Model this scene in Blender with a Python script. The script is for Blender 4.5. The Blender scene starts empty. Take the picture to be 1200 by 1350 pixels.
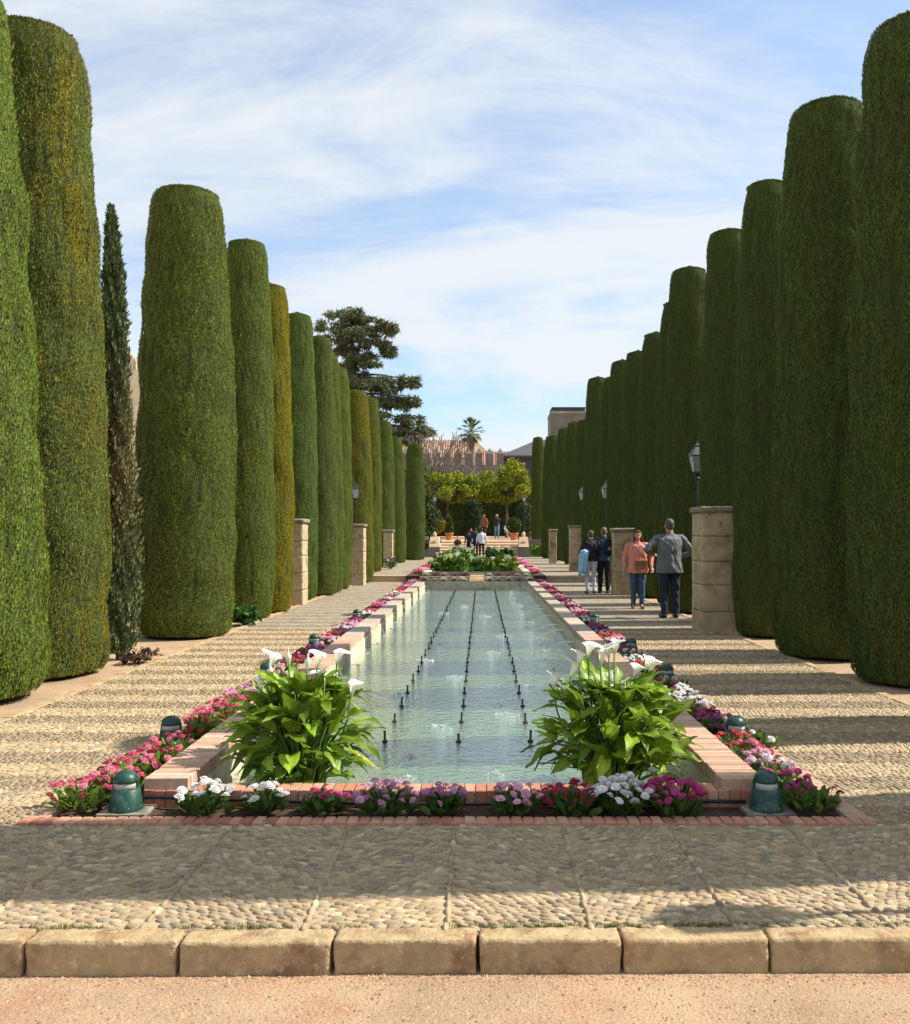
import bpy, math, random
import numpy as np
from mathutils import Vector, Matrix
rnd = random.Random(7)
rng = np.random.default_rng(7)
S = bpy.context.scene
COL = S.collection
R = math.radians
# ------------------------------------------------------------------ camera
cam = bpy.data.cameras.new('camera'); camo = bpy.data.objects.new('camera', cam); COL.objects.link(camo)
camo.location = (0, 0, 1.55); camo.rotation_euler = (R(90), 0, 0)
cam.sensor_width = 36; cam.lens = 32.0; cam.shift_x = -35/1350; cam.shift_y = 30/1350
cam.clip_start = .05; cam.clip_end = 3000
S.camera = camo
S.render.resolution_x = 910; S.render.resolution_y = 1024
# ------------------------------------------------------------------ light
SUN_EL, SUN_AZ = R(46), R(4.75)                       # azimuth from +X towards +Y
sd = Vector((math.cos(SUN_EL)*math.cos(SUN_AZ), math.cos(SUN_EL)*math.sin(SUN_AZ), math.sin(SUN_EL)))
sl = bpy.data.lights.new('sun', 'SUN'); sl.energy = 5.0; sl.angle = R(.5); sl.color = (1, .93, .82)
so = bpy.data.objects.new('sun', sl); COL.objects.link(so); so.rotation_euler = sd.to_track_quat('Z', 'Y').to_euler()
W = bpy.data.worlds.new('World'); S.world = W; W.use_nodes = True
nt = W.node_tree; nt.nodes.clear()
def N(t, ty, **k):
    n = t.nodes.new(ty)
    for a, v in k.items():
        if a.startswith('i_'): n.inputs[a[2:].replace('_', ' ')].default_value = v
        else: setattr(n, a, v)
    return n
def L(t, a, b): t.links.new(a, b)
wo = N(nt, 'ShaderNodeOutputWorld'); bg = N(nt, 'ShaderNodeBackground'); bg.inputs['Strength'].default_value = .112
sky = N(nt, 'ShaderNodeTexSky', sky_type='NISHITA', sun_disc=False, sun_elevation=SUN_EL, sun_rotation=R(90)-SUN_AZ, altitude=120, air_density=1.0, dust_density=1.2, ozone_density=1.0)
tc = N(nt, 'ShaderNodeTexCoord'); sep = N(nt, 'ShaderNodeSeparateXYZ'); L(nt, tc.outputs['Generated'], sep.inputs[0])
zc = N(nt, 'ShaderNodeMath', operation='MAXIMUM'); L(nt, sep.outputs['Z'], zc.inputs[0]); zc.inputs[1].default_value = .0
za = N(nt, 'ShaderNodeMath', operation='ADD'); L(nt, zc.outputs[0], za.inputs[0]); za.inputs[1].default_value = .22
dv = N(nt, 'ShaderNodeVectorMath', operation='DIVIDE'); L(nt, tc.outputs['Generated'], dv.inputs[0])
cz = N(nt, 'ShaderNodeCombineXYZ')
for i in range(3): L(nt, za.outputs[0], cz.inputs[i])
L(nt, cz.outputs[0], dv.inputs[1])
mp = N(nt, 'ShaderNodeMapping'); mp.inputs['Rotation'].default_value = (0, 0, R(-58)); mp.inputs['Scale'].default_value = (1.0, 1.7, 0); mp.inputs['Location'].default_value = (7.9, 3.6, 0)
L(nt, dv.outputs[0], mp.inputs[0])
n1 = N(nt, 'ShaderNodeTexNoise', i_Scale=.75, i_Detail=10, i_Roughness=.56, i_Distortion=.55); L(nt, mp.outputs[0], n1.inputs['Vector'])
n2 = N(nt, 'ShaderNodeTexNoise', i_Scale=3.0, i_Detail=8, i_Roughness=.65, i_Distortion=1.0); L(nt, mp.outputs[0], n2.inputs['Vector'])
ad = N(nt, 'ShaderNodeMath', operation='MULTIPLY_ADD'); L(nt, n2.outputs[0], ad.inputs[0]); ad.inputs[1].default_value = .22; L(nt, n1.outputs[0], ad.inputs[2])
cr = N(nt, 'ShaderNodeMapRange', interpolation_type='SMOOTHSTEP'); L(nt, ad.outputs[0], cr.inputs[0])
cr.inputs['From Min'].default_value = .48; cr.inputs['From Max'].default_value = .68; cr.inputs['To Min'].default_value = .28; cr.inputs['To Max'].default_value = .95
stn = N(nt, 'ShaderNodeMix', data_type='RGBA', blend_type='MULTIPLY'); stn.inputs['Factor'].default_value = 1; L(nt, sky.outputs[0], stn.inputs['A']); stn.inputs['B'].default_value = (.93, 1.14, 1.28, 1)
mx = N(nt, 'ShaderNodeMix', data_type='RGBA'); L(nt, cr.outputs[0], mx.inputs['Factor']); L(nt, stn.outputs['Result'], mx.inputs['A']); mx.inputs['B'].default_value = (4.85, 5.15, 5.35, 1)
L(nt, mx.outputs['Result'], bg.inputs['Color']); L(nt, bg.outputs[0], wo.inputs[0])
vs = S.view_settings; vs.view_transform = 'Standard'; vs.look = 'None'; vs.exposure = 0.68; vs.gamma = 1; vs.use_curve_mapping = False

# ------------------------------------------------------------------ helpers
def tag(o, label=None, cat=None, group=None, kind=None):
    if label: o['label'] = label
    if cat: o['category'] = cat
    if group: o['group'] = group
    if kind: o['kind'] = kind
    return o
def empty(name, loc=(0, 0, 0), rz=0, label=None, cat=None, group=None):
    o = bpy.data.objects.new(name, None); COL.objects.link(o); o.location = loc; o.rotation_euler = (0, 0, rz); o.empty_display_size = .1
    return tag(o, label, cat, group)
def link(name, me, parent=None, loc=(0, 0, 0), rot=(0, 0, 0), sc=(1, 1, 1)):
    o = bpy.data.objects.new(name, me); COL.objects.link(o); o.parent = parent; o.location = loc; o.rotation_euler = rot
    o.scale = sc if hasattr(sc, '__len__') else (sc,)*3
    return o
def npmesh(name, V, F, col=None, mats=(), smooth=False, mi=None):
    """V (n,3); F list of (k,m) int arrays (m corners)"""
    me = bpy.data.meshes.new(name)
    F = [f for f in F if len(f)]
    me.vertices.add(len(V)); me.vertices.foreach_set('co', np.asarray(V, np.float32).ravel())
    loops = np.concatenate([f.ravel() for f in F]); tot = np.concatenate([np.full(len(f), f.shape[1]) for f in F])
    st = np.concatenate([[0], np.cumsum(tot)[:-1]])
    me.loops.add(len(loops)); me.loops.foreach_set('vertex_index', loops.astype(np.int32))
    me.polygons.add(len(tot)); me.polygons.foreach_set('loop_start', st.astype(np.int32)); me.polygons.foreach_set('loop_total', tot.astype(np.int32))
    if smooth: me.polygons.foreach_set('use_smooth', np.ones(len(tot), bool))
    if mi is not None: me.polygons.foreach_set('material_index', np.asarray(mi, np.int32))
    if col is not None:
        a = me.color_attributes.new('Col', 'FLOAT_COLOR', 'POINT')
        c = np.ones((len(V), 4), np.float32); c[:, :3] = col; a.data.foreach_set('color', c.ravel())
    for m in mats: me.materials.append(m)
    me.update(calc_edges=True)
    return me
def stamp(tv, tf, M, T, cols=None):
    """instance template (tv, [faces]) with K matrices"""
    K = len(T); V = np.einsum('kij,nj->kni', M, tv) + T[:, None, :]
    off = (np.arange(K)*len(tv))[:, None, None]
    F = [(f[None] + off).reshape(-1, f.shape[1]) for f in tf]
    c = None if cols is None else np.repeat(cols, len(tv), axis=0)
    return V.reshape(-1, 3), F, c
def rotm(az, el, roll=None):
    ca, sa, ce, se = np.cos(az), np.sin(az), np.cos(el), np.sin(el)
    d = np.stack([ca*ce, sa*ce, se], 1); s = np.stack([-sa, ca, 0*sa], 1); u = np.cross(d, s)
    if roll is not None:
        cr_, sr = np.cos(roll)[:, None], np.sin(roll)[:, None]; s, u = s*cr_+u*sr, u*cr_-s*sr
    return np.stack([d, s, u], 2)
class MB:
    def __init__(s): s.v = []; s.f = []; s.m = []; s.c = []; s.col = (1, 1, 1)
    def add(s, vs, fs, m=0):
        o = len(s.v); s.v += [tuple(v) for v in vs]; s.c += [s.col]*len(vs)
        s.f += [tuple(i+o for i in f) for f in fs]; s.m += [m]*len(fs)
    def box(s, x0, x1, y0, y1, z0, z1, m=0, bev=0):
        if bev:
            vs = []; 
            for z, e in ((z0, bev), (z0+bev, 0), (z1-bev, 0), (z1, bev)):
                for (a, b) in ((x0, y0), (x1, y0), (x1, y1), (x0, y1)):
                    sx = 1 if a == x0 else -1; sy = 1 if b == y0 else -1
                    vs += [(a+sx*(e+bev*.6), b+sy*e, z), (a+sx*e, b+sy*(e+bev*.6), z)] if (sx*sy > 0) is False else [(a+sx*e, b+sy*(e+bev*.6), z), (a+sx*(e+bev*.6), b+sy*e, z)]
            fs = [tuple(range(7, -1, -1)), tuple(range(24, 32))]
            for r in range(3):
                for i in range(8): j = (i+1) % 8; fs.append((r*8+i, r*8+j, r*8+8+j, r*8+8+i))
            s.add(vs, fs, m); return
        vs = [(x, y, z) for z in (z0, z1) for (x, y) in ((x0, y0), (x1, y0), (x1, y1), (x0, y1))]
        s.add(vs, [(3, 2, 1, 0), (4, 5, 6, 7), (0, 1, 5, 4), (1, 2, 6, 5), (2, 3, 7, 6), (3, 0, 4, 7)], m)
    def tube(s, pts, rad, n=8, m=0, cap=True):
        pts = [Vector(p) for p in pts]; k = len(pts)
        if not hasattr(rad, '__len__'): rad = [rad]*k
        vs = []; ref = Vector((0, 0, 1))
        for i, p in enumerate(pts):
            d = (pts[min(i+1, k-1)]-pts[max(i-1, 0)])
            d = d.normalized() if d.length > 1e-9 else Vector((0, 0, 1))
            a = d.cross(ref)
            if a.length < .15: a = d.cross(Vector((1, 0, 0)))
            a.normalize(); b = d.cross(a)
            for j in range(n):
                t = 2*math.pi*j/n; vs.append(p+a*math.cos(t)*rad[i]+b*math.sin(t)*rad[i])
        fs = [(i*n+j, i*n+(j+1) % n, (i+1)*n+(j+1) % n, (i+1)*n+j) for i in range(k-1) for j in range(n)]
        if cap: fs += [tuple(range(n-1, -1, -1)), tuple(range((k-1)*n, k*n))]
        s.add(vs, fs, m)
    def lathe(s, prof, n=16, c=(0, 0, 0), m=0, sq=False):
        vs = []
        for r, z in prof:
            for j in range(n):
                t = 2*math.pi*(j+.5)/n; vs.append((c[0]+r*math.cos(t), c[1]+r*math.sin(t), c[2]+z))
        k = len(prof)
        fs = [(i*n+j, i*n+(j+1) % n, (i+1)*n+(j+1) % n, (i+1)*n+j) for i in range(k-1) for j in range(n)]
        fs += [tuple(range(n-1, -1, -1)), tuple(range((k-1)*n, k*n))]
        s.add(vs, fs, m)
    def mesh(s, name, mats, smooth=False, col=False):
        me = bpy.data.meshes.new(name); me.from_pydata(s.v, [], s.f)
        for q in (mats if isinstance(mats, (list, tuple)) else [mats]): me.materials.append(q)
        me.polygons.foreach_set('material_index', s.m)
        if smooth: me.polygons.foreach_set('use_smooth', [True]*len(s.f))
        if col:
            a = me.color_attributes.new('Col', 'FLOAT_COLOR', 'POINT')
            for i, c in enumerate(s.c): a.data[i].color = (*c, 1)
        me.update(); return me
    def obj(s, name, mats, parent=None, smooth=False, loc=(0, 0, 0), rot=(0, 0, 0), col=False):
        return link(name, s.mesh(name, mats, smooth, col), parent, loc, rot)

# ------------------------------------------------------------------ materials
def mat(name, color=(.5, .5, .5), rough=.8, noise=None, bump=None, attr=False, spec=.3, metal=0, objcol=False, mix2=None, transl=0, extra=None):
    """noise=(scale, amount, detail) brightness mottling; bump=(scale,strength,dist); mix2=(color, scale, lo, hi) patches"""
    m = bpy.data.materials.new(name); m.use_nodes = True; t = m.node_tree; t.nodes.clear()
    out = N(t, 'ShaderNodeOutputMaterial'); p = N(t, 'ShaderNodeBsdfPrincipled')
    p.inputs['Roughness'].default_value = rough; p.inputs['Specular IOR Level'].default_value = spec; p.inputs['Metallic'].default_value = metal
    co = N(t, 'ShaderNodeTexCoord').outputs['Object']
    geo = N(t, 'ShaderNodeNewGeometry').outputs['Position']
    rgb = N(t, 'ShaderNodeRGB'); rgb.outputs[0].default_value = (*color, 1); cur = rgb.outputs[0]
    def mul(a, b):
        q = N(t, 'ShaderNodeMix', data_type='RGBA', blend_type='MULTIPLY'); q.inputs['Factor'].default_value = 1; L(t, a, q.inputs['A']); L(t, b, q.inputs['B']); return q.outputs['Result']
    if mix2:
        for (c2, sc, lo, hi) in (mix2 if isinstance(mix2, list) else [mix2]):
            n = N(t, 'ShaderNodeTexNoise', i_Detail=6, i_Roughness=.6); n.inputs['Scale'].default_value = sc; L(t, geo, n.inputs['Vector'])
            r = N(t, 'ShaderNodeMapRange'); L(t, n.outputs[0], r.inputs[0]); r.inputs['From Min'].default_value = lo; r.inputs['From Max'].default_value = hi
            q = N(t, 'ShaderNodeMix', data_type='RGBA'); L(t, r.outputs[0], q.inputs['Factor']); L(t, cur, q.inputs['A']); q.inputs['B'].default_value = (*c2, 1); cur = q.outputs['Result']
    if attr:
        a = N(t, 'ShaderNodeAttribute', attribute_name='Col'); cur = mul(cur, a.outputs['Color'])
    if objcol:
        a = N(t, 'ShaderNodeObjectInfo'); cur = mul(cur, a.outputs['Color'])
    if noise:
        n = N(t, 'ShaderNodeTexNoise', i_Roughness=.65); n.inputs['Scale'].default_value = noise[0]; n.inputs['Detail'].default_value = noise[2] if len(noise) > 2 else 6
        L(t, geo, n.inputs['Vector'])
        r = N(t, 'ShaderNodeMapRange'); L(t, n.outputs[0], r.inputs[0]); r.inputs['From Min'].default_value = .28; r.inputs['From Max'].default_value = .72
        r.inputs['To Min'].default_value = 1-noise[1]; r.inputs['To Max'].default_value = 1+noise[1]
        cb = N(t, 'ShaderNodeCombineXYZ')
        for i in range(3): L(t, r.outputs[0], cb.inputs[i])
        cur = mul(cur, cb.outputs[0])
    L(t, cur, p.inputs['Base Color'])
    if bump:
        n = N(t, 'ShaderNodeTexNoise', i_Detail=8, i_Roughness=.65); n.inputs['Scale'].default_value = bump[0]; L(t, geo, n.inputs['Vector'])
        b = N(t, 'ShaderNodeBump'); b.inputs['Strength'].default_value = bump[1]; b.inputs['Distance'].default_value = bump[2]; L(t, n.outputs[0], b.inputs['Height']); L(t, b.outputs[0], p.inputs['Normal'])
    fin = p.outputs[0]
    if transl:
        tr = N(t, 'ShaderNodeBsdfTranslucent'); L(t, cur, tr.inputs['Color'])
        q = N(t, 'ShaderNodeMixShader'); q.inputs[0].default_value = transl; L(t, p.outputs[0], q.inputs[1]); L(t, tr.outputs[0], q.inputs[2]); fin = q.outputs[0]
    L(t, fin, out.inputs[0])
    if extra: extra(t, p, out)
    return m
M = {}
M['sand'] = mat('sandy_soil', (.40, .28, .175), .95, (1.6, .2), (70, .9, .014), mix2=[((.36, .205, .125), 2.6, .5, .68), ((.52, .38, .24), 130, .54, .66), ((.22, .13, .09), 80, .60, .68)])
M['grit'] = mat('gravel_grit', (.50, .36, .25), .9, None, None, attr=True)
M['mortar'] = mat('path_mortar', (.37, .285, .18), .95, (5, .2), (90, .6, .006), mix2=((.24, .20, .15), 3, .5, .7))
M['cobble'] = mat('cobble_stone', (1, 1, 1), .7, (40, .16), (160, .25, .002), attr=True, spec=.35)
M['kerb'] = mat('kerb_limestone', (.42, .305, .165), .9, (9, .25), (45, .9, .014), mix2=[((.25, .145, .075), 6, .50, .68), ((.52, .41, .26), 34, .55, .7), ((.16, .12, .08), 60, .62, .72)])
M['brick'] = mat('red_brick', (1, 1, 1), .85, (30, .16), (110, .5, .003), attr=True, mix2=((.80, .78, .72), 14, .58, .75))
M['lime'] = mat('limy_plaster', (.52, .46, .34), .85, (5, .25), (30, .5, .006), mix2=[((.33, .33, .19), 3.2, .48, .66), ((.62, .6, .52), 16, .55, .7)])
M['soil'] = mat('bed_soil', (.085, .05, .032), .95, (30, .35), (60, .9, .03))
M['stone'] = mat('pillar_sandstone', (.46, .36, .22), .9, (4, .2), (28, .8, .015), mix2=[((.25, .17, .09), 2.6, .52, .70), ((.16, .135, .11), 5, .60, .72)])
M['stonecap'] = mat('pillar_cap_stone', (.30, .25, .18), .95, (8, .3), (30, .8, .015), mix2=((.12, .11, .09), 8, .48, .62))
M['lampgreen'] = mat('green_lamp_enamel', (.007, .050, .034), .42, (30, .2), (50, .2, .003), spec=.4, mix2=[((.07, .12, .09), 18, .52, .72), ((.14, .12, .09), 45, .62, .74)])
M['lampglass'] = mat('frosted_glass', (.42, .42, .38), .25, None, None, spec=.5)
M['iron'] = mat('black_iron', (.022, .024, .025), .45, None, None, spec=.5)
M['nozzle'] = mat('nozzle_brown', (.05, .035, .03), .5)
M['pipe'] = mat('black_pipe', (.014, .014, .016), .55)
M['glass'] = mat('lantern_glass', (.42, .44, .44), .15, None, None, spec=.6)
M['bark'] = mat('bark', (.10, .07, .05), .95, (12, .3), (30, .8, .02))
M['barkgrey'] = mat('bark_grey', (.17, .15, .135), .95, (12, .3), None)
M['terracotta'] = mat('terracotta', (.50, .20, .10), .85, (6, .15), None)
M['paving'] = mat('terrace_paving', (.52, .33, .21), .9, (3, .15), None)
M['step'] = mat('step_stone', (.58, .42, .27), .9, (4, .18), (20, .5, .01))
M['cobfar'] = None
M['leaf'] = mat('broad_leaf', (1, 1, 1), .42, None, None, attr=True, objcol=True, spec=.4, transl=.33)
M['stem'] = mat('green_stem', (.12, .22, .035), .5, None, None, transl=.15)
M['spathe'] = mat('white_spathe', (.84, .83, .74), .45, None, None, attr=True, transl=.28)
M['spadix'] = mat('yellow_spadix', (.75, .45, .03), .6, (60, .2))
M['petal'] = mat('petal', (1, 1, 1), .6, None, None, attr=True, objcol=True, transl=.22)
M['foam'] = mat('water_foam', (.80, .83, .84), .12, None, None, spec=.6, transl=.4)
M['wallold'] = mat('old_wall_stone', (.19, .17, .145), .95, (.8, .25), (4, .8, .06))
M['cream'] = mat('cream_wall', (.68, .58, .40), .9, (1.0, .12), (6, .5, .03))
M['rooftile'] = mat('roof_tile', (.36, .22, .15), .9, (1.2, .25), None)
M['slate'] = mat('dark_roof', (.075, .072, .085), .9, (.8, .2), None)
M['grass'] = mat('ground_cover', (1, 1, 1), .8, None, None, attr=True, objcol=True)
def foliage_mat(name, base):
    m = bpy.data.materials.new(name); m.use_nodes = True; t = m.node_tree; t.nodes.clear()
    out = N(t, 'ShaderNodeOutputMaterial'); p = N(t, 'ShaderNodeBsdfPrincipled'); p.inputs['Roughness'].default_value = .65; p.inputs['Specular IOR Level'].default_value = .12
    oi = N(t, 'ShaderNodeObjectInfo'); at = N(t, 'ShaderNodeAttribute', attribute_name='Col'); co = N(t, 'ShaderNodeTexCoord')
    off = N(t, 'ShaderNodeMath', operation='MULTIPLY'); L(t, oi.outputs['Random'], off.inputs[0]); off.inputs[1].default_value = 50
    ad = N(t, 'ShaderNodeVectorMath', operation='ADD'); L(t, co.outputs['Object'], ad.inputs[0]); L(t, off.outputs[0], ad.inputs[1])
    mp = N(t, 'ShaderNodeMapping'); mp.inputs['Scale'].default_value = (1, 1, .22); L(t, ad.outputs[0], mp.inputs[0])
    n = N(t, 'ShaderNodeTexNoise', i_Scale=2.6, i_Detail=6, i_Roughness=.68); L(t, mp.outputs[0], n.inputs['Vector'])
    # yellow patches where noise > threshold set by the object's alpha
    th = N(t, 'ShaderNodeMath', operation='ADD'); L(t, n.outputs[0], th.inputs[0]); L(t, oi.outputs['Alpha'], th.inputs[1])
    r = N(t, 'ShaderNodeMapRange'); L(t, th.outputs[0], r.inputs[0]); r.inputs['From Min'].default_value = .98; r.inputs['From Max'].default_value = 1.2
    rgb = N(t, 'ShaderNodeRGB'); rgb.outputs[0].default_value = (*base, 1)
    q0 = N(t, 'ShaderNodeMix', data_type='RGBA', blend_type='MULTIPLY'); q0.inputs['Factor'].default_value = 1; L(t, rgb.outputs[0], q0.inputs['A']); L(t, oi.outputs['Color'], q0.inputs['B'])
    # brown/grey-green macro mottling
    n2 = N(t, 'ShaderNodeTexNoise', i_Scale=1.7, i_Detail=5, i_Roughness=.7); L(t, ad.outputs[0], n2.inputs['Vector'])
    r2 = N(t, 'ShaderNodeMapRange'); L(t, n2.outputs[0], r2.inputs[0]); r2.inputs['From Min'].default_value = .48; r2.inputs['From Max'].default_value = .75; r2.inputs['To Max'].default_value = .55
    q1 = N(t, 'ShaderNodeMix', data_type='RGBA'); L(t, r2.outputs[0], q1.inputs['Factor']); L(t, q0.outputs['Result'], q1.inputs['A']); q1.inputs['B'].default_value = (.105, .085, .03, 1)
    q2 = N(t, 'ShaderNodeMix', data_type='RGBA'); L(t, r.outputs[0], q2.inputs['Factor']); L(t, q1.outputs['Result'], q2.inputs['A']); q2.inputs['B'].default_value = (.27, .225, .014, 1)
    q3 = N(t, 'ShaderNodeMix', data_type='RGBA', blend_type='MULTIPLY'); q3.inputs['Factor'].default_value = 1; L(t, q2.outputs['Result'], q3.inputs['A']); L(t, at.outputs['Color'], q3.inputs['B'])
    L(t, q3.outputs['Result'], p.inputs['Base Color'])
    tr = N(t, 'ShaderNodeBsdfTranslucent'); L(t, q3.outputs['Result'], tr.inputs['Color'])
    ms = N(t, 'ShaderNodeMixShader'); ms.inputs[0].default_value = .12; L(t, p.outputs[0], ms.inputs[1]); L(t, tr.outputs[0], ms.inputs[2]); L(t, ms.outputs[0], out.inputs[0])
    return m
M['cypress'] = foliage_mat('cypress_foliage', (.13, .17, .032))
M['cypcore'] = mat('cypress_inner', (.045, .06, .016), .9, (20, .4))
M['crown'] = foliage_mat('tree_leaves', (1, 1, 1))

def far_cobble(name):
    m = bpy.data.materials.new(name); m.use_nodes = True; t = m.node_tree; t.nodes.clear()
    out = N(t, 'ShaderNodeOutputMaterial'); p = N(t, 'ShaderNodeBsdfPrincipled'); p.inputs['Roughness'].default_value = .85
    g = N(t, 'ShaderNodeNewGeometry'); mp = N(t, 'ShaderNodeMapping'); mp.inputs['Scale'].default_value = (13, 22, 1); L(t, g.outputs['Position'], mp.inputs[0])
    v = N(t, 'ShaderNodeTexVoronoi', i_Scale=1.0); L(t, mp.outputs[0], v.inputs['Vector'])
    n = N(t, 'ShaderNodeTexNoise', i_Scale=2.0, i_Detail=5); L(t, g.outputs['Position'], n.inputs['Vector'])
    cr = N(t, 'ShaderNodeMapRange'); L(t, v.outputs['Distance'], cr.inputs[0]); cr.inputs['From Min'].default_value = .35; cr.inputs['From Max'].default_value = .7
    q = N(t, 'ShaderNodeMix', data_type='RGBA'); L(t, cr.outputs[0], q.inputs['Factor']); q.inputs['A'].default_value = (.40, .335, .235, 1); q.inputs['B'].default_value = (.24, .185, .12, 1)
    q2 = N(t, 'ShaderNodeMix', data_type='RGBA', blend_type='MULTIPLY'); q2.inputs['Factor'].default_value = .35; L(t, q.outputs['Result'], q2.inputs['A']); L(t, v.outputs['Color'], q2.inputs['B'])
    q3 = N(t, 'ShaderNodeMix', data_type='RGBA'); rr = N(t, 'ShaderNodeMapRange'); L(t, n.outputs[0], rr.inputs[0]); rr.inputs['From Min'].default_value = .5; rr.inputs['From Max'].default_value = .75; rr.inputs['To Max'].default_value = .5
    L(t, rr.outputs[0], q3.inputs['Factor']); L(t, q2.outputs['Result'], q3.inputs['A']); q3.inputs['B'].default_value = (.36, .29, .2, 1)
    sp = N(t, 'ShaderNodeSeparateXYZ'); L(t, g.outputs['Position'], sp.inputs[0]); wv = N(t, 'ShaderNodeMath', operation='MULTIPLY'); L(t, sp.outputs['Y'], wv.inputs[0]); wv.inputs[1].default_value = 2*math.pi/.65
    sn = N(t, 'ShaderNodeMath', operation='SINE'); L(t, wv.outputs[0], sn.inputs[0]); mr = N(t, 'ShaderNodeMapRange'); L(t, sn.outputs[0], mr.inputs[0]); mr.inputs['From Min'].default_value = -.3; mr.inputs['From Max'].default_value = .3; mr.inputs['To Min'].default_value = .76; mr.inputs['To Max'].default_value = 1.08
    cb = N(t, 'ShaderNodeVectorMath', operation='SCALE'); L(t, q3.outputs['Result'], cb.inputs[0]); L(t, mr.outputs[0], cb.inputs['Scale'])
    L(t, cb.outputs[0], p.inputs['Base Color'])
    b = N(t, 'ShaderNodeBump', invert=True); b.inputs['Strength'].default_value = .8; b.inputs['Distance'].default_value = .015; L(t, v.outputs['Distance'], b.inputs['Height']); L(t, b.outputs[0], p.inputs['Normal'])
    L(t, p.outputs[0], out.inputs[0]); return m
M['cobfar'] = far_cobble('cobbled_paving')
def water_mat():
    m = bpy.data.materials.new('pool_water'); m.use_nodes = True; t = m.node_tree; t.nodes.clear()
    out = N(t, 'ShaderNodeOutputMaterial'); p = N(t, 'ShaderNodeBsdfPrincipled'); p.inputs['Roughness'].default_value = .04; p.inputs['IOR'].default_value = 1.33
    g = N(t, 'ShaderNodeNewGeometry')
    n0 = N(t, 'ShaderNodeTexNoise', i_Scale=.9, i_Detail=4); L(t, g.outputs['Position'], n0.inputs['Vector'])
    q = N(t, 'ShaderNodeMix', data_type='RGBA'); L(t, n0.outputs[0], q.inputs['Factor']); q.inputs['A'].default_value = (.09, .165, .055, 1); q.inputs['B'].default_value = (.16, .235, .095, 1)
    L(t, q.outputs['Result'], p.inputs['Base Color'])
    mp = N(t, 'ShaderNodeMapping'); mp.inputs['Scale'].default_value = (1, 1.5, 1); L(t, g.outputs['Position'], mp.inputs[0])
    n = N(t, 'ShaderNodeTexNoise', i_Scale=9, i_Detail=3, i_Roughness=.5, i_Distortion=.6); L(t, mp.outputs[0], n.inputs['Vector'])
    n2 = N(t, 'ShaderNodeTexNoise', i_Scale=30, i_Detail=3, i_Roughness=.6, i_Distortion=.8); L(t, mp.outputs[0], n2.inputs['Vector'])
    a = N(t, 'ShaderNodeMath', operation='MULTIPLY_ADD'); L(t, n2.outputs[0], a.inputs[0]); a.inputs[1].default_value = .35; L(t, n.outputs[0], a.inputs[2])
    b = N(t, 'ShaderNodeBump'); b.inputs['Strength'].default_value = .55; b.inputs['Distance'].default_value = .022; L(t, a.outputs[0], b.inputs['Height']); L(t, b.outputs[0], p.inputs['Normal'])
    gl = N(t, 'ShaderNodeBsdfGlossy'); gl.inputs['Roughness'].default_value = .05; gl.inputs['Color'].default_value = (.93, 1.0, .97, 1); L(t, b.outputs[0], gl.inputs['Normal'])
    fr = N(t, 'ShaderNodeFresnel'); fr.inputs['IOR'].default_value = 1.36; L(t, b.outputs[0], fr.inputs['Normal'])
    f2 = N(t, 'ShaderNodeMath', operation='MULTIPLY_ADD', use_clamp=True); L(t, fr.outputs[0], f2.inputs[0]); f2.inputs[1].default_value = 1.15; f2.inputs[2].default_value = .20
    ms = N(t, 'ShaderNodeMixShader'); L(t, f2.outputs[0], ms.inputs[0]); L(t, p.outputs[0], ms.inputs[1]); L(t, gl.outputs[0], ms.inputs[2])
    L(t, ms.outputs[0], out.inputs[0]); return m
M['water'] = water_mat()

# ------------------------------------------------------------------ layout constants
XL0, XL1, XR1, XR0 = -1.94, -1.69, 1.38, 1.62        # coping outer / inner, left and right
BL, BR = -2.48, 2.11                                 # outer edge of the brick edging
PL, PR = -3.95, 3.85                                 # outer edge of the cobbled walks
KY = 3.47                                            # front of the kerb
Y2, YS = 30.0, 55.0                                  # step up, stairs
Z2, Z3 = .20, 1.20
ZW = -.10

# ------------------------------------------------------------------ ground
def sheet(mb, x0, x1, y0, y1, z, nx=1, ny=1, amp=0, z1=None):
    vs = []; z1 = z if z1 is None else z1
    for j in range(ny+1):
        for i in range(nx+1):
            e = 0 if (i in (0, nx) or j in (0, ny)) else 1
            vs.append((x0+(x1-x0)*i/nx, y0+(y1-y0)*j/ny, z+(z1-z)*j/ny + e*amp*rnd.uniform(-1, 1)))
    mb.add(vs, [(j*(nx+1)+i, j*(nx+1)+i+1, (j+1)*(nx+1)+i+1, (j+1)*(nx+1)+i) for j in range(ny) for i in range(nx)])
g = MB(); sheet(g, -600, 600, -300, KY+.4, -.125); g.obj('gravel_forecourt', M['sand']); tag(bpy.data.objects['gravel_forecourt'], 'orange beige gravel ground in front of the kerb', 'ground', kind='structure')
g = MB()
for (a, b) in ((-600, PL-.1), (PR+.1, 600)):
    sheet(g, a, b, KY+.05, Y2, -.008)
    g.add([(a, Y2, -.3), (b, Y2, -.3), (b, Y2, Z2-.008), (a, Y2, Z2-.008)], [(0, 1, 2, 3)])
    sheet(g, a, b, Y2, YS+2, Z2-.008)
sheet(g, -600, 600, YS+2.02, YS+18, Z3, z1=Z3+.25); sheet(g, -600, 600, YS+18, 900, Z3+.25)
tag(g.obj('sandy_ground', M['sand']), 'orange sandy ground under the cypress rows', 'ground', kind='structure')

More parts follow.
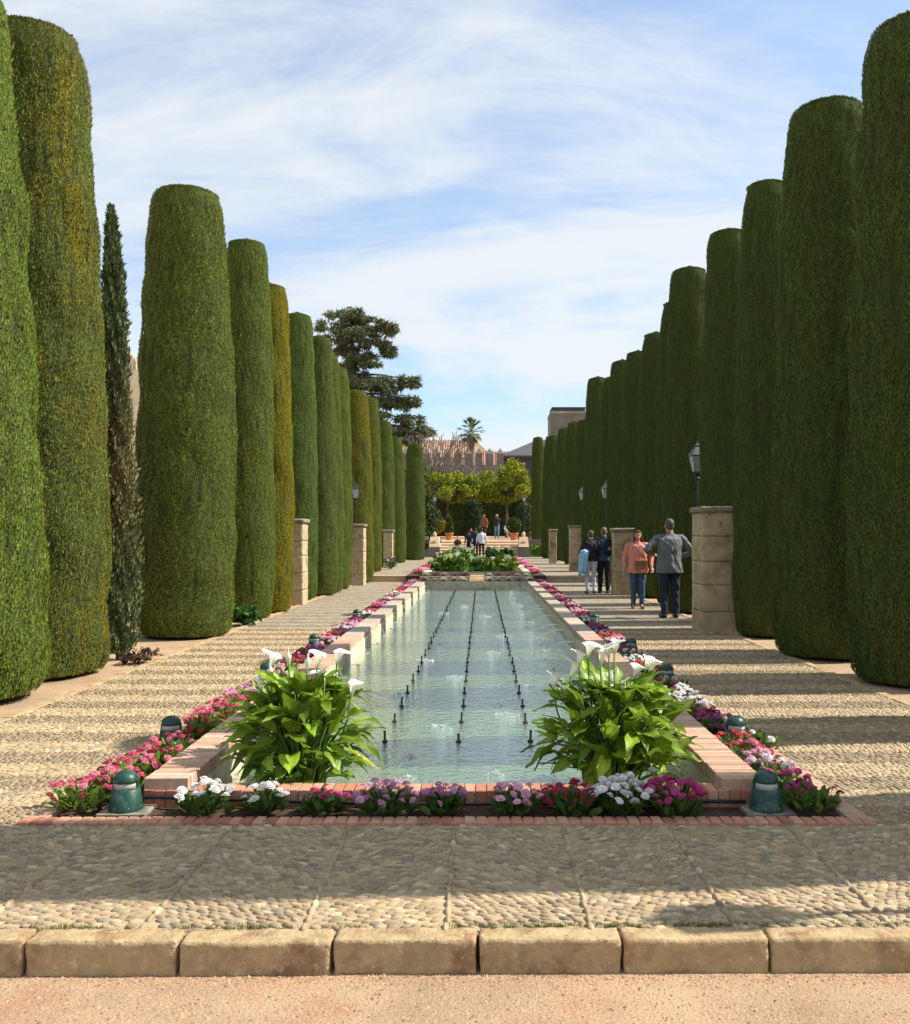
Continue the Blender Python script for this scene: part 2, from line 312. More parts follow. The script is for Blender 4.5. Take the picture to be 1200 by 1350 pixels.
# cobbled paving base
g = MB()
sheet(g, -14, PL-.1, KY+.05, 4.85, -.004); sheet(g, PR+.1, 14, KY+.05, 4.85, -.004)
sheet(g, PL-.1, PR+.1, KY+.075, KY+.16, -.012, z1=0); sheet(g, PL-.1, PR+.1, KY+.16, 4.86, 0)
tag(g.obj('cobbled_forecourt', M['mortar']), 'grey brown cobbled forecourt between the kerb and the pool', 'pavement', kind='structure')
FC = bpy.data.objects['cobbled_forecourt']
CG = 15.0
walks = {}
for nm, x0, x1, sde in (('left_walk', PL, BL, 'left'), ('right_walk', BR, PR, 'right')):
    g = MB(); sheet(g, x0, x1, 4.864, CG, 0); sheet(g, x0, x1, CG, Y2, 0)
    g.m[-1] = 1
    g.add([(x0, Y2, 0), (x1, Y2, 0), (x1, Y2, Z2-.02), (x0, Y2, Z2-.02)], [(0, 1, 2, 3)], 2)
    g.box(x0, x1, Y2-.03, Y2+.30, Z2-.055, Z2+.004, 2)
    sheet(g, x0, x1, Y2+.3, YS, Z2); g.m[-1] = 1
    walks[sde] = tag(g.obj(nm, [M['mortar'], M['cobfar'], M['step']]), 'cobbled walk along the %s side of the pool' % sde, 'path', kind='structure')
    mm = MB(); xe = x0-.10 if sde == 'left' else x1
    y = 4.87
    while y < YS-1:
        ln = rnd.uniform(.45, .7) if y < 16 else 3
        zb = 0 if y < Y2 else Z2
        if y < Y2 < y+ln: y = Y2+.01; continue
        if y < 16:
            m1 = MB(); m1.box(xe+rnd.uniform(-.006, .006), xe+.10, y, y+ln-.012, -.1, .012+rnd.uniform(-.003, .004), bev=.006)
            m1.obj('edging_stone', M['kerb'], walks[sde])
        else: mm.box(xe, xe+.10, y, y+ln-.012, zb-.1, zb+.012)
        y += ln
    tag(mm.obj('far_edging', M['kerb'], walks[sde]), kind='stuff')
g = MB(); sheet(g, PL-.1, XL0, YS-.5, YS+.0, Z2+.002); sheet(g, XL0, XR0, 52.5, YS, Z2+.002); sheet(g, XR0, PR+.1, YS-.5, YS, Z2+.002)
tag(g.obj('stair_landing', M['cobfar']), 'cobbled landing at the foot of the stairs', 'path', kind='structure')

# cobble template: a low dome
def dome(nr=7):
    vs = []
    for r, z in ((1.0, -.25), (.96, .25), (.72, .72), (.35, .95)):
        for j in range(nr): t = 2*math.pi*j/nr; vs.append((r*math.cos(t), r*math.sin(t), z))
    vs.append((0, 0, 1.0)); q = []
    for k in range(3):
        for j in range(nr): q.append((k*nr+j, k*nr+(j+1) % nr, (k+1)*nr+(j+1) % nr, (k+1)*nr+j))
    tr = [(3*nr+j, 3*nr+(j+1) % nr, 4*nr) for j in range(nr)]
    return np.array(vs), [np.array(q), np.array(tr)]
DV, DF = dome(); DV5, DF5 = dome(5)
PAL = np.array([(.29, .235, .16), (.25, .205, .145), (.34, .275, .18), (.21, .185, .145), (.40, .335, .235), (.27, .21, .14), (.32, .25, .16), (.29, .225, .145)])
def cob_col(k, warm=1.0):
    c = PAL[rng.integers(0, len(PAL), k)]*rng.uniform(.78, 1.15, (k, 1)); c = c*np.array([1.12, 1.04, .93]); return c
def cob_xf(x, y, ang, l, w, h):
    k = len(x); c, s_ = np.cos(ang), np.sin(ang); Mx = np.zeros((k, 3, 3))
    Mx[:, 0, 0] = c*l; Mx[:, 0, 1] = -s_*w; Mx[:, 1, 0] = s_*l; Mx[:, 1, 1] = c*w; Mx[:, 2, 2] = h
    tilt = rng.normal(0, .10, k); Mx[:, 2, 1] = tilt*w; Mx[:, 2, 0] = rng.normal(0, .07, k)*l
    return Mx, np.stack([x, y, np.full(k, -.002)], 1)
def cob_field(x0, x1, y0, y1, ang, px, py):
    """rotated lattice clipped to a rectangle"""
    cx, cy = (x0+x1)/2, (y0+y1)/2; rr = math.hypot(x1-x0, y1-y0)/2+.1
    iu = np.arange(-rr, rr, px); iv = np.arange(-rr, rr, py)
    U, Vv = np.meshgrid(iu, iv); U = U + (np.arange(len(iv)) % 2)[:, None]*px/2
    U = U.ravel()+rng.normal(0, px*.13, U.size); Vv = Vv.ravel()+rng.normal(0, py*.12, Vv.size)
    c, s_ = math.cos(ang), math.sin(ang); X = cx+c*U-s_*Vv; Y = cy+s_*U+c*Vv
    k = (X > x0) & (X < x1) & (Y > y0) & (Y < y1); X = X[k]; Y = Y[k]
    n = len(X); return X, Y, np.full(n, ang)+rng.normal(0, .16, n), px*.53*rng.uniform(.8, 1.15, n), py*.55*rng.uniform(.85, 1.15, n), rng.uniform(.006, .014, n)
def cat(fs): return [np.concatenate([f[i] for f in fs]) for i in range(6)]
cuts = [-5.0, -4.4, -3.8, -3.2, -2.62, -1.98, -1.33, -.70, -.14, .43, 1.0, 1.62, 2.25, 2.9, 3.5, 4.1, 4.7]
fs = []
for i in range(len(cuts)-1):
    fs.append(cob_field(cuts[i]+.025, cuts[i+1]-.025, KY+.115, 4.84, R(20 if i % 2 else -20), .057, .028))
    # divider line of small stones set end to end
    y = KY+.13; ys = np.arange(KY+.12, 4.84, .075); n = len(ys)
    fs.append((np.full(n, cuts[i])+rng.normal(0, .003, n), ys, np.full(n, R(90))+rng.normal(0, .05, n), rng.uniform(.036, .044, n), rng.uniform(.013, .018, n), np.full(n, .019)))
F_ = cat(fs); Mx, T = cob_xf(*F_); cc = cob_col(len(T))
# nearest / most visible 290 become parts
cost = np.abs(T[:, 0]-.0)*.7 + np.abs(T[:, 1]-3.95)*2.0
order = np.argsort(cost); near = order[:290]; rest = order[290:]
V, F, C = stamp(DV, DF, Mx[rest], T[rest], cc[rest])
tag(link('small_cobbles', npmesh('small_cobbles', V, F, C, [M['cobble']], True), FC), kind='stuff')
cobs = []
for k in range(14):
    c = cob_col(1)[0]; v = DV*np.array([1, 1, 1])*(1+rng.normal(0, .03, (len(DV), 3)))
    cobs.append(npmesh('cobble', v, DF, np.tile(c, (len(v), 1)), [M['cobble']], True))
for k in near:
    o = bpy.data.objects.new('cobble', cobs[rnd.randrange(14)]); COL.objects.link(o); o.parent = FC
    o.location = T[k]; o.rotation_euler = (rnd.gauss(0, .08), rnd.gauss(0, .05), F_[2][k]); o.scale = (F_[3][k], F_[4][k], F_[5][k])
for sde, x0, x1 in (('left', PL, BL), ('right', BR, PR)):
    fs = []; y = 4.86; b = 0
    while y < CG:
        fs.append(cob_field(x0+.01, x1-.01, y, min(y+.325, CG), R(35 if b % 2 else -35), .050, .0275)); y += .325; b += 1
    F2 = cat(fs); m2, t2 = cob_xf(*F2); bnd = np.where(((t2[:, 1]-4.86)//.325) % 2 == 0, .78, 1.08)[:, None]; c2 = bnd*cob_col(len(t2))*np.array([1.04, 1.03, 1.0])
    V, F, C = stamp(DV5, DF5, m2, t2, c2)
    tag(link('walk_cobbles', npmesh('walk_cobbles', V, F, C, [M['cobble']], True), walks[sde]), kind='stuff')
# kerb of long stones
kerb = empty('kerb', (0, KY, 0), R(.55)); tag(kerb, 'raised kerb of weathered limestone blocks in front of the cobbles', 'kerb', kind='structure')
def rough_block(x0, x1, y0, y1, z0, z1, nx=38, ny=8, nz=10, amp=.006, er=.006, seed=0):
    import bmesh
    bm = bmesh.new(); r = random.Random(seed)
    from mathutils import noise as ns
    bmesh.ops.create_cube(bm, size=1)
    bmesh.ops.subdivide_edges(bm, edges=[e for e in bm.edges if abs((e.verts[0].co-e.verts[1].co).x) > .5], cuts=nx, use_grid_fill=True)
    bmesh.ops.subdivide_edges(bm, edges=[e for e in bm.edges if abs((e.verts[0].co-e.verts[1].co).z) > .5], cuts=nz, use_grid_fill=True)
    bmesh.ops.subdivide_edges(bm, edges=[e for e in bm.edges if abs((e.verts[0].co-e.verts[1].co).y) > .5], cuts=ny, use_grid_fill=True)
    dx, dy, dz = x1-x0, y1-y0, z1-z0
    for v in bm.verts:
        p = Vector(((v.co.x+.5)*dx, (v.co.y+.5)*dy, (v.co.z+.5)*dz)); q = p.copy()
        c = [min(max(p[i], er), (dx, dy, dz)[i]-er) for i in range(3)]; d = p-Vector(c)
        if d.length > er: q = Vector(c)+d.normalized()*er
        n = ns.noise_vector((p+Vector((x0*3+seed, seed*.7, 0)))*11)*amp + ns.noise_vector((p+Vector((x0*3+seed, seed*.7, 0)))*38)*amp*.6
        v.co = q+n+Vector((x0, y0, z0))
    me = bpy.data.meshes.new('block'); bm.to_mesh(me); bm.free(); me.polygons.foreach_set('use_smooth', [True]*len(me.polygons)); return me
xs = [-3.2, -2.3, -1.735, -1.155, -.568, -.012, .54, 1.105, 1.70, 2.3, 2.9, 3.6]
for i in range(len(xs)-1):
    me = rough_block(xs[i]+.006, xs[i+1]-.007, rnd.uniform(-.006, .006), .115+rnd.uniform(-.01, .01), -.16, .004+rnd.uniform(-.005, .006), seed=i+3); me.materials.append(M['kerb'])
    link('kerb_stone', me, kerb)
# grit on the gravel forecourt + moss tufts along the kerb
k = 34000; X = rng.uniform(-2.4, 2.4, k); Y = rng.uniform(2.7, KY-.005, k)
Y = np.where(rng.random(k) < .25, KY-np.abs(rng.normal(0, .04, k))-.004, Y)
s_ = rng.gamma(2, .0011, k)+.0012; Mx = np.zeros((k, 3, 3)); a = rng.uniform(0, 6.28, k); Mx[:, 0, 0] = np.cos(a)*s_; Mx[:, 0, 1] = -np.sin(a)*s_; Mx[:, 1, 0] = np.sin(a)*s_; Mx[:, 1, 1] = np.cos(a)*s_; Mx[:, 2, 2] = s_*.8
ov = np.array([(1, 0, 0), (0, .8, 0), (-1, 0, 0), (0, -.9, 0), (0, 0, 1.)]); of = [np.array([(0, 1, 4), (1, 2, 4), (2, 3, 4), (3, 0, 4)])]
V, F, C = stamp(ov, of, Mx, np.stack([X, Y, np.full(k, -.1255)], 1), rng.uniform(.25, 1.1, (k, 1))*np.array([[1, .86, .76]]))
tag(link('loose_grit', npmesh('loose_grit', V, F, C, [M['grit']])), 'fine loose grit scattered on the gravel before the kerb', 'gravel', kind='stuff')

k = 2600; cxs = rng.uniform(-2.3, 2.3, 26); ci = rng.integers(0, 26, k); X = cxs[ci]+rng.normal(0, .06, k); Y = KY+.112+X*.0096+np.abs(rng.normal(0, .016, k)); a = rng.uniform(0, 6.28, k)
V, F, C = stamp(np.array([(0, -.12, 0), (0, .12, 0), (1, 0, .1)]), [np.array([(0, 1, 2)])], rotm(a, rng.uniform(.4, 1.4, k))*rng.uniform(.008, .022, (k, 1, 1)), np.stack([X, Y, np.full(k, .002)], 1), rng.uniform(.6, 1.3, (k, 1))*np.array([[.16, .17, .04]]))
tag(link('grass_tufts', npmesh('grass_tufts', V, F, C, [M['leaf']])), 'short grass and moss along the back of the kerb', 'grass', kind='stuff')
# ------------------------------------------------------------------ bricks
_T = ['', 'first', 'second', 'third', 'fourth', 'fifth', 'sixth', 'seventh', 'eighth', 'ninth', 'tenth', 'eleventh', 'twelfth', 'thirteenth', 'fourteenth', 'fifteenth', 'sixteenth', 'seventeenth', 'eighteenth', 'nineteenth', 'twentieth']
def nth(i): return _T[i+1] if i < 20 else 'twenty-'+_T[i-19] if i < 29 else 'thirtieth'
BPAL = [(.40, .165, .10), (.44, .19, .12), (.36, .145, .095), (.47, .25, .165), (.42, .185, .12), (.33, .135, .09)]
def brick_mesh(lx, ly, lz, pal, n=10):
    out = []
    for i in range(n):
        m_ = MB(); c = rnd.choice(pal); k = rnd.uniform(.85, 1.12); m_.col = tuple(q*k for q in c)
        m_.box(-lx/2, lx/2, -ly/2, ly/2, -lz, 0, bev=.004)
        m_.v = [(x+rnd.uniform(-.0012, .0012), y+rnd.uniform(-.0012, .0012), z+rnd.uniform(-.0012, .0012)) for x, y, z in m_.v]
        out.append(m_.mesh('brick', M['brick'], col=True))
    return out
def stuff_bricks(name, parent, lst, lx, ly, lz, pal):
    m_ = MB()
    for (x, y, z) in lst:
        c = rnd.choice(pal); k = rnd.uniform(.85, 1.12); m_.col = tuple(q*k for q in c)
        m_.box(x-lx/2, x+lx/2, y-ly/2, y+ly/2, z-lz, z+rnd.uniform(-.001, .001))
    return tag(m_.obj(name, M['brick'], parent, col=True), kind='stuff')
PPAL = [(.48, .30, .21), (.51, .335, .24), (.46, .28, .195), (.53, .36, .265), (.49, .315, .225)]
GPAL = [(.45, .37, .30), (.50, .42, .34), (.42, .33, .27)]
edging = empty('brick_edging', (0, 4.9, 0), 0, 'low red brick edging round the flower bed', 'edging'); edging['kind'] = 'structure'
bm1 = brick_mesh(.054, .105, .10, BPAL); bm2 = brick_mesh(.115, .054, .10, PPAL)
x = BL+.03
while x < BR:
    link('brick', bm1[rnd.randrange(10)], edging, (x, 0.0+rnd.uniform(-.003, .003), .018+rnd.uniform(-.002, .002)), (0, rnd.uniform(-.015, .015), rnd.uniform(-.02, .02))); x += .0628
mo = MB()
mo.box(BL, BR, -.05, .05, -.1, .010)
for xx in (BL+.058, BR-.058):
    rest = []
    for i in range(430):
        y = .06+i*.063
        if y+4.9 > Y2-.05: break
        if i < 75: link('brick', bm2[rnd.randrange(10)], edging, (xx, y+.0, .012+rnd.uniform(-.002, .002)), (0, 0, rnd.uniform(-.02, .02)))
        else: rest.append((xx, y, .012))
    stuff_bricks('far_bricks', edging, rest, .115, .054, .05, PPAL)
    mo.box(xx-.055, xx+.055, .051, Y2-4.9, -.1, .006)
mo.obj('mortar_bed', M['mortar'], edging)
# bed soil (left, right and front)
g = MB()
for (a, b) in ((BL+.115, XL0), (XR0, BR-.115)):
    sheet(g, a, b, 4.95, Y2-.3, -.012, 6, 220, .012)
sheet(g, XL0, XR0, 4.95, 5.22, -.012, 60, 4, .010)
tag(g.obj('bed_soil', M['soil']), 'dark soil of the flower beds round the pool', 'soil', kind='structure')

# ------------------------------------------------------------------ pool
pool = empty('fountain_pool', (0, 5.22, 0), 0, 'long rectangular fountain pool with red brick coping', 'pool'); pool['kind'] = 'structure'
PE = 27.6
bf = brick_mesh(.0585, .15, .16, BPAL); bs = brick_mesh(.25, .056, .085, PPAL)
x = XL0+.03
while x < XR0+.0:
    link('brick', bf[rnd.randrange(10)], pool, (x, .075+rnd.uniform(-.002, .002), .085+rnd.uniform(-.003, .003)), (0, 0, rnd.uniform(-.01, .01))); x += .0635
nfront = int((XR0-XL0)/.0635)
for xx, hw in (((XL0+XL1)/2, .25), ((XR0+XR1)/2, .24)):
    rest = []; per = 118
    for i in range(400):
        y = .045+i*.0625
        if y+5.22 > PE: break
        if i < per: link('brick', bs[rnd.randrange(10)], pool, (xx+rnd.uniform(-.003, .003), y, .15+rnd.uniform(-.002, .002)), (0, 0, rnd.uniform(-.008, .008)))
        else: rest.append((xx, y, .15))
    stuff_bricks('coping_bricks', pool, rest, .25, .056, .05, GPAL)
g = MB()
g.box(XL0+.006, XL1-.006, .02, PE-5.22, -.2, .141); g.box(XR1+.006, XR0-.006, .02, PE-5.22, -.2, .141)
g.box(XL0, XR0, .01, .142, -.2, .07)
g.obj('wall_core', M['mortar'], pool)
g = MB()    # limed inner faces, in panels so the wall reads as built
y = .15
while y < PE-5.24:
    ln = 1.18
    for xx, d in ((XL1-.004, .012), (XR1-.008, .012)):
        g.box(xx, xx+d, y, min(y+ln-.012, PE-5.24), -.34, .066+rnd.uniform(-.002, .002))
    y += ln
g.box(XL1+.009, XR1-.009, .142, .152, -.34, .0)
g.obj('inner_lining', M['lime'], pool)
g = MB(); g.box(XL1-.02, XR1+.02, .145, PE-5.2, -.45, -.36); g.obj('pool_floor', M['lime'], pool)
w = MB(); sheet(w, XL1-.006, XR1+.006, 5.22+.1515, PE, ZW); tag(w.obj('pool_water', M['water']), 'rippling green and silver water in the long pool', 'water', kind='structure')
# dark soffit line of short pipes (spouts) on the inner faces
# far end wall, stepped bed, runnel
ew = empty('stepped_bed_wall', (0, PE, 0), 0, 'low brick wall with planted step closing the far end of the pool', 'wall'); ew['kind'] = 'structure'
g = MB(); g.box(XL1+.001, -.40, 0, .12, -.3, .13); g.box(.10, XR1-.001, 0, .12, -.3, .13); g.box(-.399, .099, .02, 2.0, -.3, .09)
g.box(XL0, -.40, 1.0, 1.12, -.1, .24); g.box(.10, XR0, 1.0, 1.12, -.1, .24)
g.box(XL0, XR0, 2.0, 2.2, -.1, .34)
g.obj('wall', M['lime'], ew)
g = MB()
for i in range(5): g.box(-.38, .08, .03+i*.38, .05+(i+1)*.38, .0, .10+.04*(i+1))
g.obj('runnel_step', M['step'], ew)
g = MB(); sheet(g, XL0, -.41, PE+.12, PE+1.0, .08); sheet(g, .11, XR0, PE+.12, PE+1.0, .08); sheet(g, XL0, -.41, PE+1.12, PE+2.0, .19); sheet(g, .11, XR0, PE+1.12, PE+2.0, .19)
tag(g.obj('step_bed_soil', M['soil']), 'dark soil between the low walls beyond the pool', 'soil', kind='structure')
# upper pool
up = empty('upper_pool', (0, PE+2.2, 0), 0, 'upper pool with pale coping beyond the stepped flower bed', 'pool'); up['kind'] = 'structure'
LU = 52.5-PE-2.2
g = MB(); g.box(XL0, XL1, 0, LU, -.1, .34); g.box(XR1, XR0, 0, LU, -.1, .34); g.box(XL1, XR1, LU-.25, LU, -.1, .34); g.obj('coping', M['step'], up)
w = MB(); sheet(w, XL1-.01, XR1+.01, PE+2.19, 52.3, .20); tag(w.obj('upper_pool_water', M['water']), 'water of the upper pool among the lilies', 'water', kind='structure')
g = MB()
for (a, b) in ((BL, XL0), (XR0, BR)): sheet(g, a, b, Y2-.3, 53, .21); 
g.box(BL, XL0, Y2-.32, Y2-.30, -.1, .212); g.box(XR0, BR, Y2-.32, Y2-.30, -.1, .212)
tag(g.obj('upper_bed_soil', M['soil']), 'dark soil of the beds along the upper pool', 'soil', kind='structure')
# ------------------------------------------------------------------ fountain nozzles, splashes, side jets
nm_ = MB(); nm_.lathe([(.016, -.1), (.016, 0), (.024, .002), (.024, .012), (.010, .014), (.010, .066), (.013, .067), (.013, .074)], 8)
nzm = nm_.mesh('nozzle', M['nozzle'])
rows = ((-.768, 'left'), (-.179, 'middle'), (.39, 'right'))
for x_, nm in rows:
    for i in range(27):
        y = 7.25+i*.745
        if y > PE-.3: break
        t = empty('fountain_nozzle', (x_+rnd.uniform(-.006, .006), y+rnd.uniform(-.02, .02), ZW), 0, 'dark upright fountain nozzle, %s from the front in the %s line' % (nth(i), nm), 'nozzle', 'nozzles of the %s line' % nm)
        link('pipe', nzm, t, rot=(rnd.uniform(-.05, .05), rnd.uniform(-.05, .05), 0), sc=(1, 1, rnd.uniform(.9, 1.25)))
def splash(x, y, r, h, label):
    m_ = MB(); r *= .8; h *= .8; n = int(26*h/.05)+14
    for i in range(n):
        a = rnd.uniform(0, 6.28); q = abs(rnd.gauss(0, .45))*r; z = max(0, rnd.gauss(.4, .35))*h*(1-min(1, q/r))
        s = rnd.uniform(.0022, .0062); m_.tube([(x+q*math.cos(a), y+q*math.sin(a), ZW+z-s), (x+q*math.cos(a), y+q*math.sin(a), ZW+z+s)], s, 5)
    r = min(r, .085)
    for k_ in range(1 if r < .08 else 2):        # broken foam crescents
        for i in range(13):
            a = rnd.uniform(0, 6.28); rr = r*(.9+.5*k_)*rnd.uniform(.85, 1.15); ln = rnd.uniform(.1, .35)
            p = [(x+rr*math.cos(a+ln*u), y+rr*.9*math.sin(a+ln*u), ZW+.001) for u in (0, .5, 1)]; m_.tube(p, [.0005, rnd.uniform(.0015, .003), .0005], 5)
    tag(m_.obj('water_splash', M['foam']), label, 'splash', 'bubbling splashes on the pool', 'stuff')
_sp = sorted([998, 1021, 1026, 930, 958, 942, 892, 832, 860, 800, 794, 812, 870, 850, 838, 808, 905, 915], reverse=True)
def SPI(v): return _sp.index(v)
for (px, py, r, h) in ((541, 998, .09, .055), (655, 1021, .09, .05), (537, 1026, .08, .03), (660, 930, .12, .03), (583, 958, .10, .02), (668, 942, .12, .03), (600, 892, .12, .025), (596, 832, .14, .06), (648, 860, .15, .03), (612, 800, .16, .09), (630, 794, .16, .05), (640, 812, .2, .04), (560, 870, .16, .03), (580, 850, .12, .04), (664, 838, .2, .04), (585, 808, .2, .05), (700, 905, .12, .03), (527, 915, .1, .03)):
    Yv = 1200*1.65/(py-705); splash((px-635)*Yv/1200, Yv, r, h, 'white splash on the water, %s from the front%s' % (nth(SPI(py)), ''))
for (x0, dr, nm) in ((XR1-.02, -1, 'right'), (XL1+.02, 1, 'left')):
    for i in range(26 if dr < 0 else 18):
        y = 6.2+i*.82 if dr < 0 else 8.1+i*1.1
        if y > PE-.3: break
        reach = (.50 if dr < 0 else .10)*rnd.uniform(.9, 1.1); m_ = MB(); pts = []
        for u in np.linspace(0, 1, 12): pts.append((x0+dr*reach*u, y-.0, .03+(.16*u-.29*u*u)*(1 if dr < 0 else .6)-(0 if dr < 0 else .04*u*u)))
        m_.tube([p for p in pts if p[2] > ZW-.01], [.0032-.0012*i_/12 for i_ in range(len([p for p in pts if p[2] > ZW-.01]))], 5)
        e = pts[-1]
        for _ in range(26):
            a = rnd.uniform(0, 6.28); q = abs(rnd.gauss(0, .05)); s = rnd.uniform(.002, .005)
            m_.tube([(e[0]+q*math.cos(a), e[1]+q*math.sin(a), ZW+rnd.uniform(0, .03)), (e[0]+q*math.cos(a), e[1]+q*math.sin(a), ZW+rnd.uniform(0, .03)+s)], s, 5)
        tag(m_.obj('water_jet', M['foam'], smooth=True), 'thin arc of water off the %s pool wall, %s from the front' % (nm, nth(i)), 'water jet', 'water jets along the %s pool wall' % nm, 'stuff')

# ------------------------------------------------------------------ low green lamps
lm = {}
b = MB(); b.lathe([(.094, 0), (.095, .006), (.090, .02), (.078, .118), (.070, .124)], 24); lm['body'] = b.mesh('housing', M['lampgreen'], True)
b = MB(); b.lathe([(.066, .121), (.063, .165)], 24); lm['lens'] = b.mesh('lens', M['lampglass'], True)
b = MB(); b.lathe([(.069, .160), (.070, .168), (.066, .185), (.054, .204), (.033, .217), (.010, .222)], 24); lm['cap'] = b.mesh('cap', M['lampgreen'], True)
b = MB(); b.box(-.011, .011, -.012, .012, .118, .166); lm['bracket'] = b.mesh('bracket', M['lampgreen'])
b = MB()
b.lathe([(.0045, 0), (.0045, .006), (.001, .007)], 6)
lm['screw'] = b.mesh('screw', M['lampglass'])
b = MB(); b.box(-.13, .14, -.10, .09, -.06, .004, bev=.004); lm['slab'] = b.mesh('slab', M['stonecap'])
def glamp(x, y, label, z=0):
    t = empty('ground_lamp', (x, y, z+.004), rnd.uniform(-.2, .2), label, 'garden lamp', 'green ground lamps in the beds')
    link('housing', lm['body'], t); link('lens', lm['lens'], t); link('cap', lm['cap'], t); 
    for sx in (-.061, .061): link('bracket', lm['bracket'], t, (sx, 0, 0))
    for i in range(3): link('screw', lm['screw'], t, (.085*math.cos(-1.9+i*.9), .085*math.sin(-1.9+i*.9), .025))
    link('slab', lm['slab'], t, rot=(0, 0, -t.rotation_euler.z))
LL = [(-2.0, 5.12, 'green dome lamp at the front left corner of the beds'), (-2.27, 6.66, 'green dome lamp between pink daisies on the left, second from the front corner'), (-2.23, 9.45, 'green dome lamp in the left bed just behind the white daisies'), (-2.24, 12.2, 'green dome lamp in the left bed beyond the purple daisies'), (-2.22, 16.2, 'farther green dome lamp in the left bed'),
      (1.60, 5.12, 'green dome lamp at the front right corner of the beds'), (1.86, 6.66, 'green dome lamp beside a small white daisy in the right bed'), (1.90, 9.35, 'green dome lamp in the right bed between white and magenta daisies'), (1.92, 11.7, 'green dome lamp in the right bed beside the purple daisies'), (1.9, 15.3, 'farther green dome lamp in the right bed')]
for x, y, lb in LL: glamp(x, y, lb)
p = MB(); pts = [(-2.05, 5.2, .03), (-1.9, 5.19, .055), (-1.7, 5.19, .05), (-1.2, 5.20, .03), (-.4, 5.2, .012), (.6, 5.2, .014), (1.3, 5.19, .03), (1.5, 5.18, .03)]
p.tube(pts, .011, 8); tag(p.obj('irrigation_pipe', M['pipe'], smooth=True), 'black irrigation pipe running behind the front flowers', 'pipe')
p = MB(); p.tube([(-2.1, 5.15, .03), (-2.2, 5.3, .035), (-2.16, 5.6, .02), (-2.1, 6.4, .01)], .011, 8); tag(p.obj('irrigation_pipe', M['pipe'], smooth=True), 'short black pipe bending behind the front left green lamp', 'pipe')

# ------------------------------------------------------------------ daisies
def daisy_head(seed, rings=((1.0, 0.0, 13), (.80, .22, 12), (.56, .40, 9), (.30, .52, 6))):
    r = random.Random(seed); vs = []; fs = []; cs = []
    for k, (rad, zz, n) in enumerate(rings):
        for j in range(n):
            a = 2*math.pi*(j+r.uniform(-.2, .2))/n; w = rad*math.sin(math.pi/n)*1.15; ri = rad*.35; L_ = rad*r.uniform(.86, 1.08); c, s = math.cos(a), math.sin(a)
            o = len(vs); dz = r.uniform(-.05, .05)
            for (q, u, z) in ((ri, -.6*w, zz-.06), (ri, .6*w, zz-.06), (L_*.8, w, zz+.05+dz), (L_*.8, -w, zz+.05+dz), (L_, 0, zz-.06+dz)):
                vs.append((q*c-u*s, q*s+u*c, z))
            fs += [(o, o+1, o+2, o+3), (o+3, o+2, o+4)]; b = r.uniform(.8, 1.1)*(.82+.06*k); cs += [(b, b, b)]*2 + [(b*1.08,)*3]*2 + [(b*1.15,)*3]
    me = bpy.data.meshes.new('flower_head'); me.from_pydata(vs, [], fs); me.materials.append(M['petal'])
    a = me.color_attributes.new('Col', 'FLOAT_COLOR', 'POINT'); a.data.foreach_set('color', np.array([(*c, 1) for c in cs], np.float32).ravel()); me.update()
    return me, np.array(vs), fs, np.array(cs)
heads = [daisy_head(s) for s in range(5)]
HC = {'white': [(.85, .85, .82), (.88, .84, .84)], 'pink': [(.70, .10, .20), (.78, .22, .32), (.62, .07, .15)], 'palepink': [(.85, .48, .60), (.82, .40, .54)], 'lilac': [(.60, .27, .45), (.68, .36, .52), (.52, .2, .37)],
      'magenta': [(.50, .04, .17), (.60, .07, .24)], 'crimson': [(.34, .012, .05), (.42, .025, .08)], 'red': [(.62, .03, .045), (.7, .07, .08)], 'purple': [(.26, .05, .16), (.34, .10, .24)], 'mauve': [(.75, .66, .70), (.45, .25, .36), (.8, .77, .76)]}
LEAFQ = (np.array([(0, 0, 0), (.35, .28, .10), (.9, .22, .16), (1.15, 0, .12), (.9, -.22, .16), (.35, -.28, .10), (.6, 0, .04)]), [np.array([(0, 6, 1), (1, 6, 2), (2, 6, 3), (3, 6, 4), (4, 6, 5), (5, 6, 0)])])
